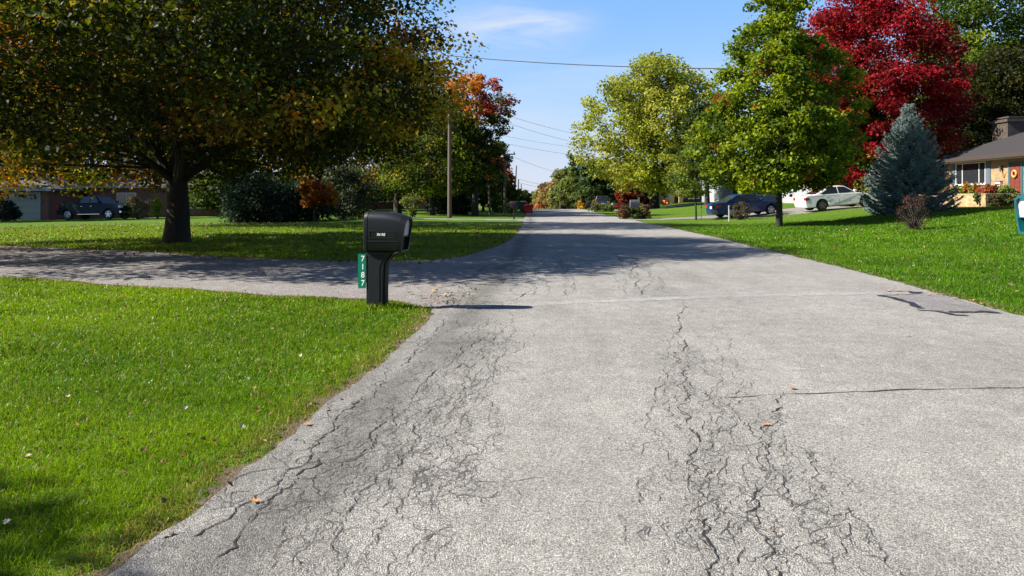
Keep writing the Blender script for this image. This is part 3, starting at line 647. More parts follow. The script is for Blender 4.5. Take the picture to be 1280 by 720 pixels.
def tree(name, label, cat, loc, Ht, Rad, zb, prof, nclump, per, leaf, colf, tr, seed, sig=.55, nlimb=9, squash=1.0, bark='bark', fork=None, shell=.42, lean=(0, 0), group=None, crown_off=(0, 0), flat=.62, lobes=.22, mat='leaf', flare=1.6, skirt=False):
    r = np.random.default_rng(seed); t = thing(name, label, cat, loc, 0, group)
    # envelope
    ph = r.uniform(0, 6.28, 6)
    def env(az, f): return Rad*np.interp(f, *prof)*(1+lobes*(.5*np.sin(2*az+ph[0])+.5*np.sin(3*az+ph[1]+3*f)+.4*np.sin(5*az+ph[2]+7*f)))
    az = r.uniform(0, 2*np.pi, nclump*4); f = r.random(nclump*4); acc = r.random(nclump*4) < (np.interp(f, *prof)**1.3+.04)
    az, f = az[acc][:nclump], f[acc][:nclump]; n = len(az); rr = env(az, f)*r.random(n)**shell
    off = np.array([crown_off[0]*1., crown_off[1]*1.])
    cen = np.stack([np.cos(az)*rr+off[0]*f+lean[0]*f, np.sin(az)*rr*squash+off[1]*f+lean[1]*f, zb+(Ht-zb)*f], -1)
    if skirt:
        h_ = np.hypot(cen[:, 0], cen[:, 1]); lowc = (cen[:, 2] < 3.6) & (h_ < 3.6-(cen[:, 2]-2)*1.0)
        cen[:, 1] -= 1.9*(1-f); cen = cen[~lowc]; n = len(cen); cen[:, 2] -= .75*np.clip((-cen[:, 0]-2.5)/4, 0, 1)*np.clip((4-cen[:, 2])/2, 0, 1)-.45*np.clip((cen[:, 0]-1)/3, 0, 1)*np.clip((4-cen[:, 2])/2, 0, 1)
    # trunk + limbs
    fk = fork if fork else zb+(Ht-zb)*.15; mb = MB()
    if fork and Rad > 3 and Ht > 9:
        tp = [(0, 0, -.15), (0, 0, .12), (.02, 0, .5), (.03, .02, fk*.6), (0, 0, fk)]; rd = [tr*flare, tr*(1+.6*(flare-1)), tr*1.12, tr, tr*.95]
    else:
        tp = [(0, 0, -.15), (0, 0, .15)]; rd = [tr*flare, tr*1.2]
        for k in range(1, 8):
            q = k/7; tp.append((lean[0]*q*q*.8+.05*Rad*q*math.sin(seed+3*q), lean[1]*q*q*.8+.05*Rad*q*math.cos(seed+4*q), .15+(Ht*.93-.15)*q)); rd.append(tr*(1-.93*q)**1.0+.01)
    mb.tube(tp, rd, 12, True)
    nodes = [np.array(tp)[max(1, len(tp)//3):]] if not (fork and Rad > 3 and Ht > 9) else []; nr = [np.array(rd)[max(1, len(tp)//3):]] if nodes else []
    for k in range(nlimb):
        a = 2*math.pi*(k+r.uniform(-.3, .3))/nlimb*(1 if True else 1); ff = r.uniform(.12, .9)
        if fork: ff = [.12, .3, .5, .75, .95][k % 5]
        e_r = float(env(np.array(a), np.array(ff)))*(.82 if ff < .8 else .5)
        st = np.array([0, 0, fk+(0 if fork else (Ht*.85-fk)*ff*.7)-r.uniform(0, .25)*tr*4]); st[2] = max(st[2], .4*fk)
        if not fork: st[:2] = np.array([np.interp(st[2], [q[2] for q in tp], [q[0] for q in tp]), np.interp(st[2], [q[2] for q in tp], [q[1] for q in tp])])
        en = np.array([math.cos(a)*e_r+off[0]*ff, math.sin(a)*e_r*squash+off[1]*ff, zb+(Ht-zb)*ff])
        m = 9; q = np.linspace(0, 1, m)[:, None]; mid = st*.5+en*.5; mid[2] += (.34 if ff < .6 else -.05)*np.linalg.norm((en-st)[:2]); mid[:2] = st[:2]+(en-st)[:2]*.42; mid[:2] += r.normal(size=2)*.08*Rad
        c = st*(1-q)**2+2*mid*q*(1-q)+en*q*q; c[1:-1] += r.normal(size=(m-2, 3))*Rad*.028
        br = tr*(.42 if fork else .35)*r.uniform(.6, 1.1)*(1-.93*q[:, 0]**.7)+.012
        mb.tube(c, list(br), 7, True); nodes.append(c[1:]); nr.append(br[1:])
    NA = np.concatenate(nodes); NR = np.concatenate(nr)
    for i in range(0, n):
        d = np.linalg.norm((NA-cen[i])*np.array([1, 1, 1.3]), axis=1)+np.where(NA[:, 2] > cen[i][2]+.3, 1.2, 0); j = int(d.argmin()); a_, b_ = NA[j], cen[i]
        if np.linalg.norm(b_-a_) > Rad*1.1: continue
        mdl = (a_+b_)/2+r.normal(size=3)*.08*np.linalg.norm(b_-a_)+np.array([0, 0, .06])*np.linalg.norm(b_-a_); r0 = min(NR[j]*.6, .012*Rad+.015)
        mb.tube([a_, mdl, b_], [r0, r0*.7, .008], 4, False)
    mb.build('trunk', M[bark], t, smooth=True)
    V, F, col = leafcloud(r, cen, sig*r.uniform(.65, 1.3, n), per, leaf, colf, flat)
    npmesh('crown', V, F, M[mat], t, col=col); return t
ROUND = ([0, .08, .25, .5, .75, .92, 1], [.55, .85, 1, .98, .8, .5, .12])
WIDE = ([0, .06, .2, .45, .7, .9, 1], [.78, .95, 1, 1, .84, .5, .1])
CONE = ([0, .05, .2, .4, .6, .8, .93, 1], [.6, .9, 1, .88, .62, .36, .18, .04])
OVAL = ([0, .1, .3, .6, .85, 1], [.4, .75, 1, .9, .5, .1])
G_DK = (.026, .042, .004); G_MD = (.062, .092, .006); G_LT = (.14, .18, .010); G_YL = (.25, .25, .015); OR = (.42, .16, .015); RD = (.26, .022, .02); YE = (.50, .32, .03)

# big maple on the left
def maple_col(P, ci, r):
    m = ci.max()+1; n = len(P); base = np.array([(.020, .030, .003), (.036, .044, .004), (.052, .070, .005), (.095, .105, .007), (.17, .125, .008), (.20, .075, .007)])
    cc = r.choice(6, m, p=[.24, .24, .18, .12, .13, .09]); own = r.choice(6, n, p=[.22, .24, .18, .14, .12, .10]); pick = np.where(r.random(n) < .82, cc[ci], own); c = base[pick]
    # sun side (outer left) and top outer edge already turned
    turn = np.clip((-P[:, 0]-1.4)/3.2, 0, 1)*.92+np.clip((P[:, 2]-7.5)/4, 0, 1)*.2+np.clip((P[:, 0]-5)/3, 0, 1)*.25
    tc_ = r.random(m)[ci]; k = tc_ < turn; tcol = np.array([(.46, .33, .02), (.50, .20, .012), (.40, .11, .010), (.30, .28, .02)]); pk = r.choice(4, m, p=[.42, .28, .1, .2])[ci]; pk2 = r.choice(4, n)
    pk = np.where(r.random(n) < .7, pk, pk2); c = np.where(k[:, None], tcol[pk], c); return c*r.uniform(.7, 1.3, (n, 1))
mp_ = at(221, 23)
tree('maple_tree', 'huge dark green and orange maple with thick low forking trunk beside the left driveway', 'tree', mp_, 10.5, 7.9, 1.95, WIDE, 820, 270, .12, maple_col, .31, 7,
     sig=.72, nlimb=12, fork=1.75, skirt=True, crown_off=(-.2, .8), shell=.5, lobes=.10, flat=.5, flare=1.45, squash=1.08)
# blue-grey crowns etc. on the left, further back
LG = 'trees and shrubs behind the big maple'
def T(px, D, top, Rad, label, colf, seed, zb=1.8, name='broadleaf_tree', prof=ROUND, nc=None, per=70, leaf=None, tr=None, group=None, **k):
    p = at(px, D); Ht = CAMZ+(250-top)*D/1000-p.z; leaf = leaf or max(.13, .0032*D); 
    nc = nc or int(60+Rad*Rad*5.5)
    return tree(name, label, 'tree', p, Ht, Rad, zb, prof, nc, per, leaf, colf, tr or .05+.018*Ht, seed, sig=k.pop('sig', max(.4, Rad*.15)), group=group, **k)
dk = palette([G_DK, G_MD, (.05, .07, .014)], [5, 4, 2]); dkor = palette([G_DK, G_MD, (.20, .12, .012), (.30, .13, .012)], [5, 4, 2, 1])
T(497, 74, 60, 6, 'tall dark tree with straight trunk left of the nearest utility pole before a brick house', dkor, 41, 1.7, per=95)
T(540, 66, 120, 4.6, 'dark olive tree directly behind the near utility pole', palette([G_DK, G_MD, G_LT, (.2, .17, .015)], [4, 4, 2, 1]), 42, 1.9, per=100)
def orred(P, ci, r):
    m = ci.max()+1; t = np.clip((P[:, 2]-7.5)/2.5, 0, 1); lo = palette([G_DK, G_MD, (.22, .13, .012)], [5, 4, 1.2])(P, ci, r)
    hiR = np.array([(.44, .17, .02), (.27, .035, .03), (.34, .08, .02)]); pk = np.where(P[:, 0] > .6, np.where(r.random(len(P)) < .7, 1, 2), np.where(r.random(len(P)) < .7, 0, 2)); hi = hiR[pk]*r.uniform(.7, 1.25, (len(P), 1))
    return np.where((r.random(m)[ci] < t)[:, None], hi, lo)
T(594, 66, 92, 3.2, 'tall maple turning orange and dark red at its top, left of the road', orred, 43, 2.4, 'maple_tree', prof=([0, .15, .4, .7, .9, 1], [.5, .75, .85, 1, .75, .2]), nc=170, per=110, leaf=.20)
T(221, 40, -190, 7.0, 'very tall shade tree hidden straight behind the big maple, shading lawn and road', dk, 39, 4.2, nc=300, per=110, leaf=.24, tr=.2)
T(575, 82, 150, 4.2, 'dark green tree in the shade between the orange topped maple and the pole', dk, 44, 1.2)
T(617, 92, 196, 2.4, 'small maple with dark red crown beside the transformer pole', palette([(.25, .035, .03), (.17, .03, .025), (.33, .08, .02)], [5, 3, 2]), 45, 2.5, 'maple_tree', nc=90)
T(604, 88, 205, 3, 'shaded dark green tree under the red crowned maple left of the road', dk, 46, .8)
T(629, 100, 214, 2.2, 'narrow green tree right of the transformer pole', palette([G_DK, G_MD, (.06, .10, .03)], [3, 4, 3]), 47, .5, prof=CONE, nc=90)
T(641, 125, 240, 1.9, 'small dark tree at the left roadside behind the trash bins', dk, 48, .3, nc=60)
T(645, 150, 236, 2.6, 'farthest dark tree on the left side of the road', dk, 49, .3, nc=60)
k_ = 0
for px, D, top, Rd, cf in ((60, 92, 60, 8, dk), (150, 96, 90, 8, dkor), (245, 100, 70, 8, dk), (335, 92, 95, 7.5, palette([G_DK, G_MD, G_LT], [4, 4, 1])), (425, 88, 100, 6.5, dkor), (20, 72, 120, 5, palette([G_MD, G_LT, YE], [4, 4, 2])), (290, 70, 190, 4, dk), (535, 104, 130, 6, dkor), (-60, 80, 60, 8, dk)):
    lab = ['dark green tree standing above the garage at the far left', 'dark green tree above the rear of the pickup truck', 'dark green tree seen directly behind the big maple trunk', 'mid green tree above the large grey green shrub',
           'shaded green tree rising above the orange leaved sapling', 'yellowing tree at the far left edge above the garage roof', 'low dark tree between the brick wall and the large shrub', 'dark tree farthest back between the two houses on the left', 'dark tree out past the left edge of the garage'][k_]
    T(px, D, top, Rd, lab, cf, 60+k_, 1.0, group=LG, nc=int(60+Rd*Rd*3.2), per=75, leaf=.34); k_ += 1

# shrubs
def shrub(name, label, p, Ht, Rad, colf, seed, nc=40, per=120, leaf=.09, squash=1, stems=6, cat='shrub', mat='leaf_matt', prof=([0, .15, .5, .8, 1], [.65, .95, 1, .75, .3]), sig=None, group=None, shell=.4):
    r = np.random.default_rng(seed); t = thing(name, label, cat, p, 0, group); az = r.uniform(0, 6.283, nc); f = r.random(nc); rr = Rad*np.interp(f, *prof)*r.random(nc)**shell*.85
    cen = np.stack([np.cos(az)*rr, np.sin(az)*rr*squash, .08*Ht+Ht*.86*f], -1); mb = MB()
    for i in range(min(nc, stems)):
        c = cen[i]; mb.tube([(c[0]*.1, c[1]*.1, -.05), (c[0]*.45, c[1]*.45, c[2]*.55), c], [.02*Ht+.008, .014*Ht, .005], 5, False)
    mb.build('stems', M['bark_grey'], t, smooth=True)
    V, F, col = leafcloud(r, cen, (sig or Rad*.24)*r.uniform(.7, 1.25, nc), per, leaf, colf, .85); npmesh('foliage', V, F, M[mat], t, col=col); return t
shrub('shrub', 'large grey green leafy shrub at the far edge of the left lawn', at(322, 46), 2.6, 2.3, palette([(.03, .055, .03), (.06, .09, .06), (.015, .028, .014)], [3, 2, 4]), 71, 60, 170, .16, sig=.5)
shrub('shrub', 'dark green shrub joined to the right of the large grey green shrub', at(362, 48), 2.1, 2.1, palette([(.02, .04, .02), (.035, .06, .03)], [3, 2]), 72, 50, 150, .15, sig=.5)
shrub('shrub', 'tall grey green bushy shrub right of the orange leaved sapling', at(428, 53), 3.4, 2.2, palette([(.05, .065, .035), (.025, .035, .015), (.09, .10, .04)], [3, 4, 2]), 73, 60, 150, .15, sig=.5)
shrub('shrub', 'dark green bush on the shaded lawn below the orange sapling', at(392, 50), 1.6, 1.8, palette([(.02, .035, .015), (.03, .05, .02)], [3, 2]), 74, 40, 120, .14)
T(393, 45, 223, 1.15, 'low sapling with bright orange leaves beneath the big maple branches', palette([(.26, .085, .006), (.33, .13, .008), (.15, .04, .006)], [4, 3, 3]), 75, 1.1, 'sapling', nc=34, per=60, leaf=.17, sig=.3, tr=.05)
shrub('shrub', 'low clipped pair of weedy green plants on the lawn left of the black mailbox', at(447, 58), .75, 1.1, palette([G_MD, G_LT], [3, 2]), 76, 24, 60, .12)
shrub('shrub', 'upright yellow green young shrub on the lawn just right of the black mailbox top', at(515, 58), 1.75, .95, palette([(.14, .16, .03), (.20, .21, .04), (.08, .10, .02)], [3, 3, 2]), 77, 30, 50, .11, prof=([0, .3, .6, .85, 1], [.1, .35, .9, 1, .6]), stems=12, sig=.2)
shrub('shrub', 'rounded almost black evergreen bush left of the near utility pole foot', at(556, 70), 2.3, 1.6, palette([(.015, .025, .012), (.02, .035, .015)], [3, 2]), 78, 40, 130, .17)
shrub('shrub', 'second rounded almost black evergreen bush right behind the near utility pole', at(572, 71), 1.9, 1.2, palette([(.015, .025, .012), (.022, .035, .018)], [3, 2]), 79, 34, 120, .17)
shrub('shrub', 'light green bush on the left lawn between the second and third poles', at(620, 82), 1.5, .95, palette([(.10, .16, .03), (.06, .11, .02)], [3, 3]), 80, 28, 80, .15)
shrub('shrub', 'light green bush standing left of the thin second pole', at(589, 84), 1.3, .9, palette([(.10, .16, .03), (.07, .12, .02)], [3, 3]), 81, 28, 80, .15)
shrub('shrub', 'low tan and green bush behind the far left mailbox', at(636, 78), .95, .9, palette([(.20, .19, .07), (.10, .12, .04)], [3, 3]), 82, 20, 70, .13)
shrub('shrub', 'wispy tan shrub against the brick wall right of the pickup truck', at(172, 62), 1.7, 1.2, palette([(.16, .12, .07), (.10, .09, .04), (.09, .12, .03)], [3, 2, 2]), 83, 30, 70, .13)
shrub('shrub', 'small yellow green bush just left of the maple trunk by the brick wall', at(197, 60), 1.5, .6, palette([G_LT, G_YL], [3, 2]), 84, 20, 70, .12)
shrub('shrub', 'dark clipped shrub in front of the white garage door at the far left', at(6, 60), 1.5, 1.1, palette([(.015, .025, .012), (.03, .03, .02)], [3, 2]), 85, 30, 120, .14)

# right side
def gum(P, ci, r):
    m = ci.max()+1; base = np.array([(.055, .095, .004), (.12, .17, .007), (.20, .25, .010), (.26, .29, .015), (.28, .06, .02)]); cc = r.choice(5, m, p=[.32, .34, .24, .08, .02]); own = r.choice(5, len(P), p=[.28, .33, .27, .10, .02])
    pick = np.where(r.random(len(P)) < .6, cc[ci], own); return base[pick]*r.uniform(.75, 1.25, (len(P), 1))
T(974, 36, -8, 3.25, 'pyramidal green sweetgum with slim trunk on the right lawn, flecked with red leaves', gum, 91, 1.7, 'sweetgum_tree', prof=([0, .05, .18, .39, .6, .77, .93, 1], [.45, .8, 1, .92, .76, .58, .42, .22]), nc=420, per=115, leaf=.17, sig=.42, nlimb=22, tr=.13, shell=.5, lobes=.26, flare=1.3)
def redc(P, ci, r):
    m = ci.max()+1; base = np.array([(.20, .006, .012), (.30, .011, .020), (.11, .004, .007), (.32, .04, .018)]); cc = r.choice(4, m, p=[.4, .33, .2, .07]); own = r.choice(4, len(P)); pick = np.where(r.random(len(P)) < .75, cc[ci], own); c = base[pick]
    low = (r.random(m)[ci] < np.clip((6.0-P[:, 2])/5, 0, .75)) & (P[:, 0] < 0); alt = np.array([(.38, .05, .02), (.30, .20, .02), (.14, .17, .02)])[r.choice(3, m)[ci]]; c = np.where(low[:, None], alt, c); return c*r.uniform(.7, 1.3, (len(P), 1))
T(1084, 54, -30, 5.3, 'large crimson red maple between the sweetgum and the blue spruce', redc, 92, 1.3, 'maple_tree', nc=420, per=230, leaf=.19, sig=.75, nlimb=14, prof=([0, .08, .3, .6, .85, 1], [.55, .8, 1, .98, .65, .2]), tr=.22)
T(1215, 74, -70, 7.0, 'tall mid green tree rising behind the tan house, right of the crimson maple', palette([(.035, .065, .006), (.08, .12, .01), (.17, .21, .015)], [5, 3, 1.5]), 93, 2.0, nc=430, per=170, leaf=.25)
T(1270, 60, 60, 5.0, 'very dark green tree behind the roof at the far right edge', palette([(.014, .022, .004), (.028, .03, .005), (.06, .05, .008)], [4, 3, 1]), 94, 1.0, nc=300, per=170, leaf=.24)
T(1170, 70, 120, 5.0, 'shaded green tree low behind the blue spruce and the chimney', palette([(.03, .05, .012), (.07, .10, .015), (.16, .18, .02)], [4, 3, 1]), 95, .6, nc=200, per=150, leaf=.26)
T(1056, 53, 92, 2.5, 'dark green tree behind the white sedan, between sweetgum and crimson maple', palette([(.035, .06, .005), (.07, .11, .008), (.12, .17, .01)], [4, 3, 1]), 96, 2.2, nc=130, per=120, leaf=.19)
T(1400, 70, 20, 7, 'tall dark tree past the right edge behind the house', dk, 97, 1.0, nc=120, per=100, leaf=.3)
T(870, 50, 183, 1.75, 'young staked tree with loose yellow green crown near the road', palette([(.12, .17, .02), (.20, .22, .03), (.06, .10, .015)], [3, 3, 2]), 98, 1.5, 'young_tree', nc=62, per=75, leaf=.16, sig=.36, tr=.055, nlimb=10)
T(818, 92, 74, 8.2, 'big spreading yellow green tree with dark trunk in front of the far tan house', palette([(.30, .32, .03), (.22, .25, .02), (.38, .37, .08), (.10, .12, .01)], [4, 4, 3, 2]), 99, 2.2, nc=380, per=130, leaf=.30, sig=1.0, nlimb=13, prof=([0, .08, .25, .5, .75, .9, 1], [.45, .75, .95, 1, .85, .6, .25]), shell=.55, fork=3.2, tr=.5)
T(884, 84, 128, 3.6, 'dark green oak crown behind the young staked tree', palette([(.035, .055, .018), (.06, .09, .02)], [3, 2]), 100, 2.4, nc=150, per=110, leaf=.27)
T(788, 104, 206, 2.0, 'small tree with dark red autumn leaves under the big yellow green tree', palette([(.18, .018, .01), (.13, .014, .01), (.24, .05, .012)], [4, 3, 1]), 101, .8, nc=80, per=70)
T(756, 112, 200, 3.2, 'dark green tree over the blue minivan', palette([(.03, .055, .018), (.06, .10, .025)], [3, 2]), 102, .9, nc=120)
T(741, 120, 200, 2.8, 'green tree left of the minivan with ragged top', palette([(.07, .10, .025), (.12, .16, .035)], [3, 2]), 103, .7, nc=120, prof=CONE)
T(722, 128, 196, 3.4, 'feathery green tree right of the far stop sign', palette([(.10, .13, .03), (.16, .19, .05), (.06, .09, .02)], [3, 3, 2]), 104, .6, nc=130, prof=CONE)
T(706, 140, 205, 3.3, 'olive green tree behind the far stop sign', palette([(.12, .14, .04), (.19, .20, .06), (.07, .10, .03)], [3, 3, 2]), 105, .5, nc=120, prof=CONE)
T(696, 185, 226, 5, 'orange red autumn tree far down the road', palette([(.40, .13, .05), (.42, .21, .07), (.30, .10, .06), (.20, .19, .07)], [3, 2, 2, 3]), 106, .4, nc=100, leaf=.6)  # autumn colours paled to stand in for distance haze
T(706, 150, 246, 2.6, 'low orange yellow tree at the far bend below the olive tree', palette([(.50, .22, .03), (.52, .32, .04)], [3, 2]), 107, .3, nc=60)
T(684, 270, 232, 7, 'yellow green hedge tree far beyond the crest of the road', palette([(.22, .20, .07), (.30, .22, .07), (.14, .16, .05)], [3, 2, 2]), 108, .3, nc=110, leaf=.85)
T(675, 340, 240, 8, 'olive and russet tree at the vanishing point of the road', palette([(.20, .17, .08), (.16, .10, .07), (.15, .17, .07)], [3, 2, 2]), 109, .3, nc=110, leaf=1.0)
T(668, 420, 246, 9, 'farthest hazy green tree where the road meets the sky', palette([(.14, .17, .09), (.18, .18, .10)], [3, 2]), 110, .3, nc=90, leaf=1.2)  # haze is mixed into these greyed leaf greens
T(700, 240, 214, 6, 'pale olive tree towering behind the orange red tree in the distance', palette([(.16, .16, .07), (.20, .19, .08)], [3, 2]), 111, .4, nc=110, leaf=.75)
# small yellow and orange bushes at the far right bend
for px, D, hh, rr_, c_, lb in ((727, 118, 1.6, 1.0, (.50, .28, .03), 'small bright orange yellow shrub between two far right trees'), (747, 106, 1.3, .8, (.16, .13, .04), 'tawny shrub behind the far black mailbox')):
    shrub('shrub', lb, at(px, D), hh, rr_, palette([c_, tuple(v*.7 for v in c_)], [3, 2]), 120+px, 20, 60, .2)
shrub('shrub', 'rounded clipped green shrub by the far driveway, right of the far black mailbox', at(758, 86), .85, 1.1, palette([(.12, .15, .04), (.08, .11, .03)], [3, 2]), 131, 26, 90, .13)
shrub('shrub', 'thin pale grassy shrub at the foot of the far black mailbox', at(743, 86), .95, .55, palette([(.18, .19, .08), (.12, .14, .05)], [3, 2]), 132, 16, 60, .13)
for px, hh, c1, lb in ((781, 1.05, (.12, .05, .03), 'reddish brown low shrub left of the grey roadside mailbox'), (794, .95, (.06, .08, .02), 'dark green low shrub at the foot of the grey roadside mailbox'), (806, 1.05, (.14, .06, .03), 'russet low shrub right of the grey roadside mailbox')):
    shrub('shrub', lb, at(px, 55), hh*.9, .62, palette([c1, (.07, .09, .025), tuple(v*1.4 for v in c1)], [3, 2, 2]), 140+px, 26, 70, .10)
shrub('shrub', 'red flowering shrub on the lawn behind the far driveway', at(772, 98), .7, .5, palette([(.42, .02, .04), (.2, .02, .04)], [3, 2]), 150, 14, 50, .13)
shrub('shrub', 'clump of yellow flowers at the foot of the grey roadside mailbox post', at(787, 62), .4, .25, palette([(.6, .45, .03), (.4, .35, .04)], [3, 2]), 151, 10, 40, .08)
shrub('shrub', 'small purple brown barberry bush alone on the right lawn', at(1143, 28.5), 1.3, .66, palette([(.055, .022, .026), (.09, .035, .03), (.05, .05, .018)], [4, 3, 3]), 152, 60, 42, .042, stems=60, sig=.10, prof=([0, .2, .5, .8, 1], [.7, .9, 1, .85, .5]))
shrub('shrub', 'small brown twiggy bush in front of the blue sedan', at(925, 47), 1.1, .55, palette([(.09, .06, .035), (.05, .055, .02)], [3, 2]), 153, 36, 45, .07, stems=24, sig=.13)

# blue spruce
def spruce(p, Ht, Rad, seed):
    r = np.random.default_rng(seed); t = thing('blue_spruce', 'blue grey spruce with dense tiered boughs in front of the tan house', 'tree', p); mb = MB(); mb.tube([(0, 0, -.1), (0, 0, Ht*.5), (0, 0, Ht)], [.13, .08, .012], 8)
    P, Dr, S = [], [], []; z = .12
    while z < Ht*.985:
        f = z/Ht; Lb = Rad*np.interp(f, [0, .12, .3, .6, .85, 1], [.93, 1, .9, .52, .2, .05]); nb = int(9+10*(1-f))
        for k in range(nb):
            a = 2*math.pi*(k+r.uniform(-.4, .4))/nb+z*3; Lk = Lb*r.uniform(.72, 1.14); zz = z+r.uniform(-.07, .07); m = 7; q = np.linspace(0, 1, m)
            el = np.interp(f, [0, .5, 1], [-.05, .18, .9]); pts = np.stack([np.cos(a)*Lk*q, np.sin(a)*Lk*q, zz+Lk*(el*q-.20*np.sin(q*2.6)+.16*q**3)], -1)
            mb.tube(pts, list(.018*(1-q)+.004), 4, False)
            ns = int(7+Lk*22)
            for s_ in range(ns):
                u = r.uniform(.18, 1)**.8; c = np.array([np.interp(u, q, pts[:, i]) for i in range(3)]); side = r.choice((-1, 1)); tl = min(.34, .10+.30*Lk*(1-u)*.9)*r.uniform(.6, 1.2)
                dv = np.array([math.cos(a+side*r.uniform(.3, 1.0)), math.sin(a+side*r.uniform(.3, 1.0)), r.uniform(-.05, .28)]); nn = int(14+60*tl)
                v = r.random(nn)[:, None]; base = c+dv*tl*v; rd = r.normal(size=(nn, 3)); rd[:, 2] += .35; rd /= np.linalg.norm(rd, axis=1)[:, None]; P.append(base); Dr.append(rd*.7+dv*.5); S.append(np.full(nn, r.uniform(.8, 1.25)))
        z += .17
    P = np.concatenate(P); Dr = np.concatenate(Dr); Dr /= np.linalg.norm(Dr, axis=1)[:, None]; S = np.concatenate(S); n = len(P)
    sd_ = np.cross(Dr, r.normal(size=(n, 3))); sd_ /= np.linalg.norm(sd_, axis=1)[:, None]; ln = .075*r.uniform(.7, 1.3, (n, 1)); wd = .011
    V = np.stack([P-sd_*wd, P+sd_*wd, P+Dr*ln], 1).reshape(-1, 3); c = np.array([(.19, .25, .235), (.25, .32, .30), (.12, .17, .155)])[r.integers(0, 3, n)]*S[:, None]
    mb.build('trunk', M['bark'], t, smooth=True); npmesh('crown', V, np.arange(3*n).reshape(n, 3), M['needle'], t, col=np.repeat(c, 3, 0)); return n
ns_ = spruce(at(1136, 38.5), 5.15, 2.05, 5); print('spruce needles', ns_)
# conifer tip leaning out behind the far right trees
p = at(733, 118); t = thing('conifer_tree', 'thin leaning conifer top poking out left of the big yellow green tree', 'tree', p); mb = MB(); mb.tube([(0, 0, -.1), (-.3, 0, 4), (-1.0, 0, 7.4)], [.2, .12, .03], 6)
mb.build('trunk', M['bark'], t, smooth=True); r = np.random.default_rng(8); q = r.random(60); cen = np.stack([-.2-.9*q-r.random(60)*1.6*(q > .7), r.normal(0, .5, 60), 4+3.6*q+r.random(60)*.5], -1)
V, F, col = leafcloud(r, cen, np.full(60, .35), 45, .35, palette([(.05, .09, .07), (.08, .12, .09)], [1, 1])); npmesh('crown', V, F, M['leaf_matt'], t, col=col)
# off-frame street tree whose crown shades the bottom left corner
tree('street_tree', 'small street tree standing left of the camera outside the photo', 'tree', Vector((-10.7, 2.0, Hf(-10.7, 2.0))), 6.5, 1.6, 3.5, ROUND, 80, 120, .13, palette([G_MD, G_LT], [1, 1]), .1, 55, sig=.35)

# unseen trees added: one to shade the pickup, others behind camera to cut fill
T(-120, 60, 0, 5.5, 'broad dark tree left of the garage, outside the photo, shading the pickup', dk, 302, 1.0, nc=160, per=90, leaf=.3)
src = tree('broadleaf_tree', 'unseen tree added behind the camera to cut fill light', 'tree', Vector((-13, -11, 0)), 13, 5.5, 1.2, ROUND, 150, 90, .34, dk, .25, 301, group='trees added behind the camera to cut fill light')
for x, y, rz__ in ((-9, -21, 1), (-19, -17, 2), (13, -9, 3), (12, -21, 4), (19, 0, 5), (22, -13, 2.5), (-24, -9, 5.5), (6, -34, .5), (-4, -36, 3.3)):
    c_ = copy_tree(src); c_.location = (x, y, 0); c_.rotation_euler = (0, 0, rz__)
# ------------------------------------------------------------------ text helper
def text(body, size, mat, parent, loc, rot, name='lettering', ext=.002, align='CENTER'):
    cu = bpy.data.curves.new(name, 'FONT'); cu.body = body; cu.size = size; cu.extrude = ext; cu.align_x = align; cu.align_y = 'CENTER'; cu.offset = size*.02
    o = bpy.data.objects.new(name, cu); C.objects.link(o); bpy.context.view_layer.update(); dg = bpy.context.evaluated_depsgraph_get()
    me = bpy.data.meshes.new_from_object(o.evaluated_get(dg)); bpy.data.objects.remove(o); me.materials.clear(); me.materials.append(mat)
    o = bpy.data.objects.new(name, me); C.objects.link(o); o.parent = parent; o.location = loc; o.rotation_euler = rot; return o

